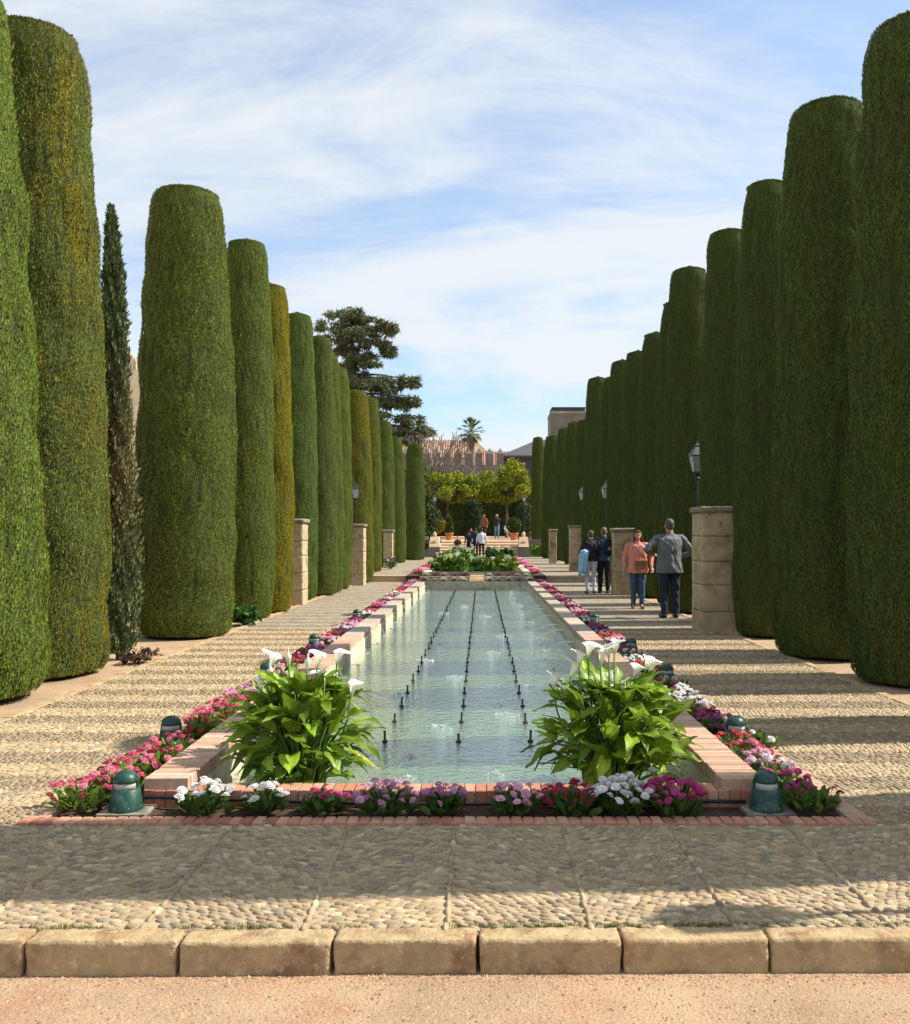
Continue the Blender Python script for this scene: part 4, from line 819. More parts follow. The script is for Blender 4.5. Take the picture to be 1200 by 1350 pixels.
# side hedges behind the rows
def hedge(name, x0, x1, y0, y1, z0, z1, n, cols, label, size=.14, seed=0):
    g_ = np.random.default_rng(seed); t = empty(name, ((x0+x1)/2, (y0+y1)/2, z0), 0, label, 'hedge'); hx, hy, hz = (x1-x0)/2, (y1-y0)/2, z1-z0
    ar = np.array([hy*hz, hy*hz, hx*hz, hx*hz, hx*hy*2]); f = g_.choice(5, n, p=ar/ar.sum()); U = g_.uniform(-1, 1, n); Vv = g_.random(n)
    P = np.zeros((n, 3)); P[:, 2] = Vv*hz
    for q, sg in ((0, -1), (1, 1)): m_ = f == q; P[m_, 0] = sg*hx; P[m_, 1] = U[m_]*hy
    for q, sg in ((2, -1), (3, 1)): m_ = f == q; P[m_, 1] = sg*hy; P[m_, 0] = U[m_]*hx
    m_ = f == 4; P[m_, 0] = U[m_]*hx; P[m_, 1] = (Vv[m_]*2-1)*hy; P[m_, 2] = hz
    P += g_.normal(0, .04, P.shape); c = np.asarray(cols)[g_.integers(0, len(cols), n)]*np.clip(g_.normal(1, .25, (n, 1)), .4, 1.7)
    V, F, C = stamp(np.array([(0, 0, 0), (.5, .36, .06), (1, 0, 0), (.5, -.36, .06)]), TUFT[1], rotm(g_.uniform(0, 6.28, n), g_.normal(.4, .6, n), g_.uniform(-1.5, 1.5, n))*(size*g_.uniform(.6, 1.4, n))[:, None, None], P, c)
    crown_obj('foliage', (V, F, C), [M['crown']], t).color = (1, 1, 1, 0)
    b = MB(); b.box(-hx+.06, hx-.06, -hy+.06, hy-.06, 0.02, hz-.06); b.obj('inner_branches', M['cypcore'], t)
GC = [(.04, .075, .02), (.06, .10, .025)]
hedge('garden_hedge', -9.2, -8.2, 5, 54, 0, 2.2, 30000, GC, 'long dark hedge behind the left cypress row', .16, 1)
hedge('garden_hedge', 8.2, 9.2, 5, 54, 0, 2.2, 30000, GC, 'long dark hedge behind the right cypress row', .16, 2)

# ------------------------------------------------------------------ stone pillars
def pillar(x0, x1, y0, y1, z0, z1, label, seed=0, courses=5):
    t = empty('stone_pillar', ((x0+x1)/2, (y0+y1)/2, z0), 0, label, 'pillar', 'stone pillars among the cypresses')
    hx, hy, h = (x1-x0)/2, (y1-y0)/2, z1-z0; r = random.Random(seed); z = -.05; ct = .09
    for i in range(courses):
        zn = -.05+(h-ct+.05)*(i+1)/courses + (r.uniform(-.03, .03) if i < courses-1 else 0); e = r.uniform(-.004, .003)
        me = rough_block(-hx-e, hx+e, -hy-e, hy+e, z+.0015, zn-.0015, nx=14, ny=14, nz=9, amp=.008, er=.005, seed=seed*7+i); me.materials.append(M['stone']); link('block', me, t); z = zn
    me = rough_block(-hx-.045, hx+.045, -hy-.045, hy+.045, h-ct, h, nx=12, ny=12, nz=2, amp=.010, er=.02, seed=seed+50); me.materials.append(M['stonecap']); link('capstone', me, t)
pillar(3.50, 4.30, 14.45, 15.15, 0, 2.0, 'big weathered stone pillar beside the lamp post on the right', 1)
pillar(3.40, 3.95, 23.3, 23.9, 0, 1.72, 'second right stone pillar, just behind the man with the backpack', 2)
pillar(3.28, 3.70, 33.7, 34.2, Z2, 1.9, 'third right stone pillar, left of the light blue jacket', 3)
pillar(3.18, 3.52, 42.6, 43.1, Z2, 1.8, 'smallest and farthest right stone pillar', 4)
pillar(-4.50, -3.93, 20.0, 20.6, 0, 1.9, 'nearest left stone pillar, sunlit, behind the golden cypress', 5)
pillar(-4.05, -3.60, 27.8, 28.4, 0, 1.88, 'second left stone pillar before the step', 6)
pillar(-4.0, -3.62, 37.0, 37.4, Z2, 1.75, 'third narrow left stone pillar beyond the step', 7)
# street lamps
b = MB(); b.lathe([(.10, 0), (.10, .28), (.085, .30), (.075, .55), (.06, .58), (.065, .62), (.05, .66)], 8); lb_ = b.mesh('stone_base', M['stone'])
b = MB(); b.lathe([(.03, .64), (.026, 1.2), (.022, 2.72), (.045, 2.75), (.03, 2.79), (.055, 2.84)], 10)
for s_ in range(4):
    c, s = math.cos(s_*1.5708+.785), math.sin(s_*1.5708+.785); b.tube([(0.02*c, .02*s, 2.80), (.10*c, .10*s, 2.84), (.112*c, .112*s, 2.90)], .007, 5)
    b.tube([(.108*c, .108*s, 2.88), (.185*c, .185*s, 3.19)], .007, 5)
lp_ = b.mesh('post', M['iron'])
b = MB(); b.lathe([(.105, 2.885), (.178, 3.185)], 4); lg_ = b.mesh('glass', M['glass'])
b = MB(); b.lathe([(.205, 3.19), (.205, 3.205), (.10, 3.33), (.055, 3.37), (.06, 3.40), (.02, 3.44), (.02, 3.46), (.004, 3.50)], 4); lr_ = b.mesh('lantern_roof', M['iron'])
def slamp(x, y, z, label, sc=.94):
    t = empty('street_lamp', (x, y, z), R(8), label, 'street lamp', 'black street lamps'); t.scale = (sc, sc, sc)
    for n_, m_ in (('stone_base', lb_), ('post', lp_), ('glass', lg_), ('lantern_roof', lr_)): link(n_, m_, t)
slamp(3.97, 16.75, 0, 'black street lamp with square lantern beside the big weathered pillar'); slamp(3.80, 3.91, 0, 'black street lamp outside the right edge near the kerb')
slamp(3.95, 28.9, 0, 'far street lamp between right cypresses above the woman in white trousers'); slamp(3.92, 35.3, Z2, 'far street lamp above the third right pillar')
slamp(-4.0, 28.9, 0, 'far street lamp above the second left pillar')
slamp(-2.95, 57.3, Z3, 'street lamp at the left top of the stairs', .85); slamp(2.68, 57.3, Z3, 'street lamp at the right top of the stairs', .85)

# ------------------------------------------------------------------ stairs, terrace
st = empty('stairs', (-.1, YS, Z2), 0, 'broad sandstone stairs leading up to the terrace', 'stairs'); st['kind'] = 'structure'
for i in range(6):
    b = MB(); b.box(-2.4, 2.4, i*.335, 2.01, i*(1/6), (i+1)/6-.045); y0_ = i*.335; z1_ = (i+1)/6; b.add([(q, y, z) for q in (-2.42, 2.42) for (y, z) in ((y0_-.045, z1_-.075), (y0_+.03, z1_), (y0_+.36, z1_), (y0_+.36, z1_-.044), (y0_-.01, z1_-.085))], [(0, 5, 6, 1), (1, 6, 7, 2), (2, 7, 8, 3), (3, 8, 9, 4), (4, 9, 5, 0), (0, 1, 2, 3, 4), (9, 8, 7, 6, 5)]); b.obj('step', M['step'], st)
def cheek(x, lb, mir):
    t = empty('stair_pedestal', (x, YS, Z2), 0, lb, 'pedestal', 'carved pedestals flanking the stairs')
    b = MB(); b.box(-.34, .34, -.25, 1.2, 0, .62); b.obj('base', M['wallold'], t)
    b = MB(); b.add([(-.31, -.24, .62), (.31, -.24, .62), (.31, 1.2, .62), (-.31, 1.2, .62), (-.25, .1, 1.22), (.25, .1, 1.22), (.25, 1.2, 1.22), (-.25, 1.2, 1.22)], [(0, 1, 5, 4), (1, 2, 6, 5), (2, 3, 7, 6), (3, 0, 4, 7), (4, 5, 6, 7)]); b.obj('sloped_block', M['step'], t)
    b = MB(); b.lathe([(.12, 1.22), (.08, 1.27), (.13, 1.35), (.11, 1.43), (.04, 1.50)], 12, (0, .5, 0)); b.obj('finial', M['step'], t, smooth=True)
    b = MB(); 
    for k in range(6):
        a = k*math.pi/3; b.tube([(.03*math.cos(a), -.10, .92+.03*math.sin(a)), (.13*math.cos(a), -.09, .92+.13*math.sin(a))], .03, 6)
    b.obj('rosette', M['step'], t)
cheek(-2.85, 'carved sandstone pedestal on the left of the stairs', 1); cheek(2.55, 'carved sandstone pedestal on the right of the stairs', -1)
g = MB(); g.box(-30, -3.2, YS+1.9, YS+2.05, Z2-.1, Z3+.08); g.box(2.9, 30, YS+1.9, YS+2.05, Z2-.1, Z3+.08); tag(g.obj('retaining_wall', M['wallold']), 'low stone retaining wall either side of the stairs', 'wall')
g = MB(); sheet(g, -2.52, 2.32, YS+2.01, YS+17.5, Z3+.008, z1=Z3+.258); tag(g.obj('terrace_paving', M['paving']), 'warm terracotta coloured paving of the upper terrace', 'paving', kind='structure')
# potted topiary
def pot(x, y, z, r, shape, label):
    t = empty('potted_topiary', (x, y, z), 0, label, 'potted plant', 'potted topiary by the stairs')
    b = MB(); b.lathe([(r*.62, 0), (r*.85, .36), (r, .40), (r, .47), (r*.88, .47), (r*.86, .42)], 16); b.obj('pot', M['terracotta'], t)
    if shape == 'ball': cs, rr = [(0, 0, .95)], [.46]; n = 3500; fl = 1.05
    else: cs = [(0, 0, .5+.18*i) for i in range(7)]; rr = [.27, .27, .26, .24, .2, .15, .09]; n = 2600; fl = 1
    o = crown_obj('foliage', leaf_cloud(cs, rr, n, .07, [(.045, .085, .015), (.07, .12, .02)], 3, flat=fl, shell=.9), [M['crown']], t); o.color = (1, 1, 1, 0)
    b = MB(); b.tube([(0, 0, .3), (0, 0, .9)], .03, 6); b.obj('stem', M['bark'], t)
pot(-2.05, 57.6, Z3, .29, 'cone', 'narrow cone topiary in a terracotta pot on the left of the terrace'); pot(2.05, 57.6, Z3, .30, 'ball', 'round ball topiary in a terracotta pot on the right of the terrace')

# ------------------------------------------------------------------ lilies in the upper pool
def far_lily(x, y, z, rad, h, n, label, seed, cols=[(.07, .15, .02), (.11, .20, .03), (.17, .24, .04)]):
    t = empty('water_lily_clump', (x, y, z), 0, label, 'lily plant', 'lily clumps in the upper pool')
    r = random.Random(seed); cs = [(r.uniform(-1, 1)*rad*.65, r.uniform(-1, 1)*rad*.65, h*r.uniform(.3, .75)) for _ in range(12)]
    o = crown_obj('foliage', leaf_cloud(cs, [rad*.42]*12, n, .20, cols, seed, flat=.7, shell=.3), [M['crown']], t); o.color = (1, 1, 1, 0)
    b = MB()
    for i in range(9):
        a = r.uniform(0, 6.28); q = rad*r.uniform(.1, .85); hz = h*r.uniform(.85, 1.1); p0 = (q*math.cos(a), q*math.sin(a), hz); b.col = (1, 1, 1)
        b.lathe([(.012, -.05), (.03, .04), (.085, .10)], 7, p0)
    b.obj('flowers', M['spathe'], t, col=True)
    b = MB()
    for i in range(14):
        a = r.uniform(0, 6.28); q = rad*r.uniform(.1, .8); b.tube([(q*.4*math.cos(a), q*.4*math.sin(a), -.05), (q*math.cos(a), q*math.sin(a), h*.8)], .012, 4)
    b.obj('stems', M['stem'], t)
far_lily(-1.05, 31.6, .2, .72, .6, 900, 'nearest left clump of lilies in the upper pool', 1); far_lily(-.85, 35.5, .2, .75, .7, 900, 'second left clump of lilies in the upper pool', 2); far_lily(-.9, 40.5, .2, .7, .75, 900, 'third left clump of lilies in the upper pool', 3)
far_lily(.65, 31.2, .2, .62, .52, 900, 'nearest right clump of lilies in the upper pool', 4, [(.13, .2, .03), (.2, .26, .05), (.10, .17, .03)]); far_lily(.75, 40.0, .2, .65, .75, 900, 'second right clump of dark lilies in the upper pool', 5, [(.04, .09, .02), (.06, .12, .03)]); far_lily(-.1, 34.0, .2, .5, .4, 500, 'low clump of lilies in the middle of the upper pool', 6)

# ------------------------------------------------------------------ trees of the far garden
def tree(name, x, y, z, blobs, n, size, cols, label, catg='tree', trunk_h=2.0, tr=.14, seed=0, group=None, flat=1.0, lean=0, shell=.5):
    t = empty(name, (x, y, z), 0, label, catg, group); r = random.Random(seed)
    o = crown_obj('crown', leaf_cloud([b_[:3] for b_ in blobs], [b_[3] for b_ in blobs], n, size, cols, seed, flat=flat, shell=shell), [M['crown']], t); o.color = (1, 1, 1, 0)
    b = MB(); b.tube([(0, 0, -.2), (lean*.4, 0, trunk_h*.5), (lean, 0, trunk_h)], [tr, tr*.8, tr*.6], 8)
    for b_ in blobs[:9]: b.tube([(lean, 0, trunk_h*.95), ((lean+b_[0])*.5, b_[1]*.5, (trunk_h+b_[2])*.5+.1), b_[:3]], [tr*.5, tr*.3, tr*.1], 5)
    b.obj('trunk', M['bark'], t); return t
def blobs(w, h, z0, n, br, seed, dx=0):
    r = random.Random(seed); out = []
    for _ in range(n):
        a = r.uniform(0, 6.28); q = math.sqrt(r.random()); e = r.uniform(-1, 1); out.append((dx+w*q*math.cos(a)*math.sqrt(1-e*e*.7), w*.8*q*math.sin(a), z0+h*.5+h*.5*e, br*r.uniform(.7, 1.25)))
    return out
OC = [(.22, .28, .022), (.33, .36, .03), (.40, .38, .04), (.13, .19, .02)]
tree('orange_tree', -2.4, 64.5, Z3, blobs(2.1, 1.6, 2.9, 34, .42, 11), 11000, .13, OC, 'yellow green orange tree at the left of the terrace', seed=21, trunk_h=3.0, group='orange trees on the terrace')
tree('orange_tree', -.7, 66, Z3+.1, blobs(2.0, 1.5, 2.9, 32, .42, 12), 11000, .13, OC, 'yellow green orange tree just left of the middle of the terrace', seed=22, trunk_h=3.0, group='orange trees on the terrace')
tree('orange_tree', 1.8, 65, Z3+.1, blobs(1.8, 2.3, 2.9, 38, .45, 13), 13000, .13, OC, 'largest yellow green orange tree at the right of the terrace', seed=23, trunk_h=3.1, group='orange trees on the terrace')
tree('orange_tree', 4.0, 66, Z3+.1, blobs(1.0, 1.4, 3.0, 12, .5, 14), 5000, .13, [(.2, .17, .02), (.16, .2, .02)], 'orange tree half hidden behind the last right cypress', seed=24, trunk_h=3.0, group='orange trees on the terrace')
DG = [(.025, .05, .018), (.04, .07, .02)]
def dome_bush(x, y, z, r, h, label, cols, seed=0, n=6000):
    t = empty('dome_topiary', (x, y, z), 0, label, 'topiary', 'dome topiaries of the terrace'); cs = [(0, 0, h*(.15+.07*i)) for i in range(10)]; rr = [r*math.sqrt(max(.05, 1-(i/11)**3)) for i in range(10)]
    o = crown_obj('foliage', leaf_cloud(cs, rr, n, .11, cols, seed, flat=(h*.25)/r, shell=.93), [M['crown']], t); o.color = (1, 1, 1, 0)
    b = MB(); b.lathe([(r*.93*math.sqrt(max(0.001, 1-u**3)), h*.93*u) for u in np.linspace(0, 1, 9)], 14); b.obj('inner_branches', M['cypcore'], t)
dome_bush(-.52, 62, Z3+.08, .68, 2.9, 'dark dome topiary in the middle behind the stairs', DG, 1); dome_bush(2.95, 62, Z3+.05, .66, 2.7, 'olive dome topiary at the right of the terrace', [(.09, .11, .05), (.06, .08, .03)], 2)
hedge('terrace_hedge', -6.5, 6.5, 71.5, 72.6, Z3+.2, Z3+3.3, 26000, [(.055, .09, .025), (.085, .125, .035)], 'dark green hedge closing the back of the terrace', .14, 5)
tree('shade_tree', -4.2, 60, Z3, blobs(1.3, 3.2, .3, 18, .7, 31), 9000, .13, [(.035, .055, .022), (.06, .085, .03), (.10, .12, .04)], 'dark bushy tree left of the stairs behind the lamp', seed=31, trunk_h=1.2)
tree('shade_tree', -4.6, 67, Z3, blobs(1.8, 3.8, 1.0, 18, .9, 32), 9000, .16, [(.04, .065, .02), (.09, .12, .03)], 'taller olive green tree behind the left end of the terrace', seed=32, trunk_h=1.8)
tree('shade_tree', 4.6, 70, Z3, blobs(1.4, 2.6, .2, 12, .8, 33), 6000, .15, [(.03, .05, .02), (.09, .1, .07)], 'dark shrubby tree behind the right end of the terrace', seed=33, trunk_h=1.2)
small_plant('yellow_shrub', -2.75, 60.0, Z3+.4, .5, 1.1, 1500, [(.5, .33, .02), (.4, .3, .03), (.14, .17, .03)], 'shrub with orange yellow blossom left of the terrace', .10, 8)
small_plant('low_shrub', 3.5, 56.2, Z2, .55, .9, 1500, [(.10, .19, .02), (.14, .24, .03)], 'bright green low shrub right of the stair pedestal', .13, 9)
small_plant('low_shrub', -3.9, 56.0, Z2, .6, 1.2, 1800, [(.03, .06, .02), (.06, .09, .03), (.2, .2, .15)], 'dark shrub left of the stair pedestal', .13, 10)
# palm
t = empty('palm_tree', (-1.15, 100, 1.2), 0, 'tall fan palm rising above the old wall', 'palm'); b = MB(); b.tube([(0, 0, 0), (0, 0, 6), (.05, 0, 11.4)], [.45, .36, .36], 12); b.lathe([(.34, 10.0), (.50, 10.8), (.42, 11.4), (.1, 11.5)], 12); b.obj('trunk', M['barkgrey'], t)
for i in range(34):
    r = random.Random(i); b = MB(); a = r.uniform(0, 6.28); el = -.95+2.45*((i*7) % 34)/34; c, s = math.cos(a), math.sin(a); Lp = r.uniform(.7, 1.0)
    d = Vector((c*math.cos(el), s*math.cos(el), math.sin(el))); o_ = Vector((0, 0, 11.7)); e = o_+d*Lp; b.col = (.12, .15, .05) if el > -.5 else (.16, .14, .07); b.tube([o_, e], .03, 4)
    sd_ = d.cross(Vector((0, 0, 1))); sd_.normalize(); upv = sd_.cross(d)
    for j in range(15):
        an = (j-7)/7*.8; dd = (d*math.cos(an)+sd_*math.sin(an)).normalized(); Lf = r.uniform(.85, 1.1)*(1-.25*abs(an)/.8); w_ = upv.cross(dd)*.045 if False else (sd_*math.cos(an)-d*math.sin(an))*.035
        tip = e+dd*Lf+Vector((0, 0, -.22*Lf)); mid = e+dd*Lf*.55; b.add([e, mid+w_, tip, mid-w_], [(0, 1, 2, 3)])
    o = b.obj('frond', M['crown'], t, col=True); o.color = (1, 1, 1, 0)
# cedar
t = empty('cedar_tree', (-12.2, 84, 1.2), 0, 'large dark cedar with layered drooping branches behind the left cypress row', 'cedar')
pads = []; tb = MB(); tb.tube([(0, 0, 0), (.1, 0, 9), (.2, 0, 15), (.3, 0, 20.8)], [.65, .5, .34, .10], 9)
def P2(px, py, Yv=84): return ((px-635)*Yv/1200+12.2, 1.55-(py-705)*Yv/1200-1.2)
tiers = [(455, 414, 2.0), (440, 425, 2.2), (475, 420, 1.8), (500, 436, 2.0), (470, 440, 2.4), (512, 432, 1.3), (444, 446, 1.6), (490, 452, 2.0), (510, 459, 1.0), (455, 458, 1.6), (478, 470, 1.8), (456, 480, 1.4), (490, 478, 1.2), (470, 492, 1.6), (485, 502, 2.0), (462, 510, 2.0), (505, 512, 1.8), (500, 525, 2.4), (475, 530, 2.2), (528, 505, 1.8), (540, 502, 1.1), (520, 530, 1.9), (540, 527, 1.2), (515, 548, 2.2), (490, 552, 2.0), (540, 552, 1.7), (536, 565, 1.9), (556, 566, 1.3), (520, 570, 1.6), (500, 575, 2.4), (540, 578, 1.2)]
cr_ = random.Random(3)
Vs, Fs, Cs = [], [], []; off_ = 0
for i, (px, py, w_) in enumerate(tiers):
    for rep in range(1):
        x_, z_ = P2(px, py); yv = (cr_.uniform(-1.0, 1.0)*3.2) if rep else cr_.uniform(-1.2, .6); w = w_*(1 if not rep else .8)
        tb.tube([(.15, 0, z_+.6), (x_*.5+.1, yv*.5, z_+.5), (x_, yv, z_)], [.14, .09, .04], 5)
        cs = [(x_+cr_.uniform(-1, 1)*w*.72, yv+cr_.uniform(-1, 1)*w*.6, z_+cr_.uniform(-.5, .22)) for _ in range(16)]
        V, F, C = leaf_cloud(cs, [w*.25]*16, 1350, .42, [(.15, .185, .095), (.19, .215, .105), (.10, .13, .075)], 100+i*2+rep, flat=.30, shell=.05, droop=-.3, wd=.11)
        Vs.append(V); Fs.append(F[0]+off_); Cs.append(C); off_ += len(V)
o = link('crown', npmesh('crown', np.concatenate(Vs), [np.concatenate(Fs)], np.concatenate(Cs), [M['crown']]), t); o.color = (1, 1, 1, 0)
tb.obj('trunk', M['bark'], t)
# bare trees
def bare(x, y, z, h, seed, label, w=.75):
    t = empty('bare_tree', (x, y, z), 0, label, 'bare tree', 'bare trees before the old wall'); r = random.Random(seed); b = MB()
    def grow(p, d, l, rad, dep):
        e = p+d*l; b.tube([p, (p+e)/2+Vector((r.gauss(0, .05), r.gauss(0, .05), 0))*l, e], [rad, rad*.85, rad*.75], 4, cap=False)
        if dep == 0: return
        for _ in range(3 if dep > 1 else 3):
            nd = (d+Vector((r.gauss(0, .62)*w, r.gauss(0, .5)*w, r.uniform(-.15, .35)))).normalized(); grow(e, nd, l*r.uniform(.62, .85), rad*.74, dep-1)
    grow(Vector((0, 0, -.1)), Vector((0, 0, 1)), h*.30, .11, 5); b.obj('branches', M['barkgrey'], t)
bare(-3.7, 78, 1.4, 9.5, 1, 'bare tree left of the palm'); bare(-1.4, 82, 1.4, 7.6, 2, 'bare twiggy tree just below the palm', .9); bare(-5.8, 86, 1.4, 8.0, 5, 'bare tree beside the cedar'); bare(-.2, 84, 1.4, 5.4, 7, 'small bare tree right of the palm trunk', 1.3)

# ------------------------------------------------------------------ buildings
def pz(py, Yv): return 1.55-(py-705)*Yv/1200
Yw = 92
t = empty('battlement_wall', (fx(610, Yw), Yw, 1.2), 0, 'old castle wall with pointed merlons behind the bare trees', 'wall'); z0 = pz(613, Yw)-1.2
b = MB(); b.box(fx(540, Yw)-t.location.x-6, fx(665, Yw)-t.location.x, 0, 1.0, -.5, z0); b.obj('wall_body', M['wallold'], t)
m_ = MB(); w = .36; m_.box(-w, w, -.02, .55, 0, 1.15); m_.add([(-w-.06, -.06, 1.15), (w+.06, -.06, 1.15), (w+.06, .61, 1.15), (-w-.06, .61, 1.15), (0, .27, 1.75)], [(0, 1, 4), (1, 2, 4), (2, 3, 4), (3, 0, 4), (3, 2, 1, 0)]); mm = m_.mesh('merlon', M['wallold'])
for i in range(-4, 8):
    px = 575.5+i*14; 
    if px < 660: link('merlon', mm, t, (fx(px, Yw)-t.location.x, .1, z0))
def roof_rows(b, x0, x1, y0, y1, za, zb, pitch, mat_i=0, rad=.09):
    n = int((x1-x0)/pitch)
    for i in range(n+1): x = x0+i*pitch; b.tube([(x, y0, za), (x, y1, zb)], rad, 5, m=mat_i)
# main tiled building
Yb = 112
def W_(px, py, Yv=Yb): return (px-635)*Yv/1200, pz(py, Yv)
t = empty('tiled_hall', (fx(600, Yb), Yb, 1.2), 0, 'cream building with tiled gable roofs behind the battlements', 'building'); ox = t.location.x; oz = 1.2
x0, _ = W_(520, 0); x1, zt_ = W_(628, 576); _, ze = W_(0, 602)
b = MB(); b.box(x0-ox, x1-ox, 0, 8, -.5, ze-oz); b.add([(x1-ox, 0, ze-oz), (x1-ox, 8, ze-oz), (x1-ox, 4, zt_-oz)], [(0, 1, 2)])
xb, zb_ = W_(677, 592); _, zeb = W_(0, 616); b.box(x1-ox+.01, xb-ox, 1.0, 6, -.5, zeb-oz)
# sunlit gable beside the big roof
xa, za_ = W_(636, 592); b.box(x1-ox+.02, xa-ox+.5, 4.2, 8.5, -.5, za_-oz+.2); b.add([(x1-ox+.02, 4.2, za_-oz+.2), (xa-ox+.5, 4.2, za_-oz+.2), (x1-ox+.02, 4.2, zt_-oz-.1)], [(0, 1, 2)])
b.obj('wall', M['cream'], t)
b = MB(); sheetv = [(x0-ox, -.5, ze-oz-.2), (x1-ox+.05, -.5, ze-oz-.2), (x1-ox+.05, 4, zt_-oz), (x0-ox, 4, zt_-oz)]; b.add(sheetv, [(0, 1, 2, 3)]); b.add([(x0-ox, 8.5, ze-oz-.2), (x1-ox+.05, 8.5, ze-oz-.2), (x1-ox+.05, 4, zt_-oz), (x0-ox, 4, zt_-oz)], [(3, 2, 1, 0)])
roof_rows(b, x0-ox, x1-ox, -.5, 4, ze-oz-.16, zt_-oz+.04, .3)
b.add([(x1-ox+.06, .6, zeb-oz-.1), (xb-ox+.2, .6, zeb-oz-.1), (xb-ox+.2, 3.6, zb_-oz), (x1-ox+.06, 3.6, zb_-oz)], [(0, 1, 2, 3)]); roof_rows(b, x1-ox+.1, xb-ox+.1, .6, 3.6, zeb-oz-.06, zb_-oz+.04, .3)
b.add([(x1-ox+.06, 6.4, zeb-oz-.1), (xb-ox+.2, 6.4, zeb-oz-.1), (xb-ox+.2, 3.6, zb_-oz), (x1-ox+.06, 3.6, zb_-oz)], [(3, 2, 1, 0)])
b.obj('roof', M['rooftile'], t)
b = MB(); xc0, zc0 = W_(636.5, 592); xc1, zc1 = W_(651, 583); b.box(xc0-ox, xc1-ox, 9, 12, 2, zc0-oz); b.obj('rear_wing', M['cream'], t)
b = MB(); b.add([(xc0-ox-.2, 8.7, zc0-oz), (xc1-ox+.2, 8.7, zc0-oz), (xc1-ox-.0, 10.5, zc1-oz), (xc0-ox+.0, 10.5, zc1-oz)], [(0, 1, 2, 3)]); b.add([(xc1-ox+.2, 8.7, zc0-oz), (xc1-ox+.2, 12.3, zc0-oz), (xc1-ox, 10.5, zc1-oz)], [(0, 1, 2)]); b.obj('rear_roof', M['rooftile'], t)
# dark hipped building
Yd = 98; t = empty('dark_roofed_building', (fx(700, Yd), Yd, 1.2), 0, 'low building with dark sloping roof in shade beyond the right row', 'building'); ox = t.location.x
def D_(px, py): return (px-635)*Yd/1200-ox, pz(py, Yd)-1.2
a = D_(655, 618); e = D_(663, 601); pk = D_(712, 574); r2 = D_(775, 574); rr = D_(790, 601)
b = MB(); b.box(a[0]+.3, rr[0], 0, 9, -.4, e[1]); b.obj('wall', M['slate'], t)
b = MB(); b.add([(e[0]-.3, -.5, e[1]), (rr[0]+.3, -.5, e[1]), (r2[0], 4.5, r2[1]), (pk[0], 4.5, pk[1]), (e[0]-.3, 9.5, e[1]), (rr[0]+.3, 9.5, e[1])], [(0, 1, 2, 3), (0, 3, 4), (4, 3, 2, 5), (1, 5, 2)]); b.box(e[0]-.45, rr[0]+.4, -.62, 9.6, e[1]-.22, e[1]-.01); b.obj('roof', M['slate'], t)
# round grey tower
Yt = 118; t = empty('grey_tower', (fx(748, Yt), Yt, 1.2), 0, 'square grey stone tower rising behind the right cypress row', 'tower')
zt = pz(545, Yt)-1.2; b = MB(); rT = 26*Yt/1200; b.lathe([(rT*1.3, -.5), (rT*1.3, zt-.6), (rT*1.33, zt-.5), (rT*1.33, zt-.25), (rT*1.3, zt-.2), (rT*1.27, zt)], 4); b.obj('tower_body', M['wallold'], t)
b = MB(); b.lathe([(rT*1.15, zt), (rT*1.15, zt+.4), (rT*1.19, zt+.4), (rT*1.19, zt+.52)], 4, (0, 0, 0)); b.obj('parapet', M['slate'], t)
# sunlit crenellated tower at left
Yc = 66; t = empty('castle_tower', (fx(150, Yc), Yc+3, 0), 0, 'sunlit cream castle tower with stepped merlons, glimpsed in the gap on the left', 'tower')
zt = pz(488, Yc); b = MB(); zz = 0; hw = 2.6
for i in range(11):
    zn = zt*(i+1)/11; b.box(-hw, hw+.55, -3, 3, zz+.03, zn); b.box(-hw+.04, hw+.51, -2.96, 2.96, zz, zz+.03); zz = zn
b.obj('wall', M['cream'], t)
m_ = MB(); m_.box(-.3, .3, -.25, .25, 0, .95); m_.add([(-.34, -.29, .95), (.34, -.29, .95), (.34, .29, .95), (-.34, .29, .95), (0, 0, 1.5)], [(0, 1, 4), (1, 2, 4), (2, 3, 4), (3, 0, 4), (3, 2, 1, 0)]); mm = m_.mesh('merlon', M['cream'])
for i in range(7):
    for yv in (-2.7, 2.7): link('merlon', mm, t, (-2.3+i*.85, yv, zt))
    link('merlon', mm, t, (hw+.25, -1.8+i*.7, zt))

# ------------------------------------------------------------------ people
import bmesh
def cap_mesh(bm, p0, p1, r0, r1, seg=10, flat=1.0):
    p0, p1 = Vector(p0), Vector(p1); d = p1-p0; ln = max(d.length, 1e-5); q = (d/ln).to_track_quat('Z', 'X') if ln > 1e-4 else Matrix.Identity(3).to_quaternion()
    pr = []
    for k in range(1, 5): a = -math.pi/2+math.pi/2*k/4; pr.append((r0*math.cos(a), r0*math.sin(a)))
    for k in range(0, 4): a = math.pi/2*k/4; pr.append((r1*math.cos(a), ln+r1*math.sin(a)))
    rings = []
    for r, z in pr: rings.append([bm.verts.new(p0+q@Vector((r*math.cos(t), r*math.sin(t), z))) for t in [2*math.pi*j/seg for j in range(seg)]])
    b0 = bm.verts.new(p0+q@Vector((0, 0, -r0))); b1 = bm.verts.new(p0+q@Vector((0, 0, ln+r1)))
    for i in range(len(rings)-1):
        for j in range(seg): bm.faces.new((rings[i][j], rings[i][(j+1) % seg], rings[i+1][(j+1) % seg], rings[i+1][j]))
    for j in range(seg): bm.faces.new((b0, rings[0][(j+1) % seg], rings[0][j])); bm.faces.new((b1, rings[-1][j], rings[-1][(j+1) % seg]))
def ell(bm, c, r, rot=None):
    g0 = bmesh.ops.create_uvsphere(bm, u_segments=14, v_segments=10, radius=1)
    for v in g0['verts']: v.co = Vector((v.co.x*r[0], v.co.y*r[1], v.co.z*r[2]))+Vector(c)
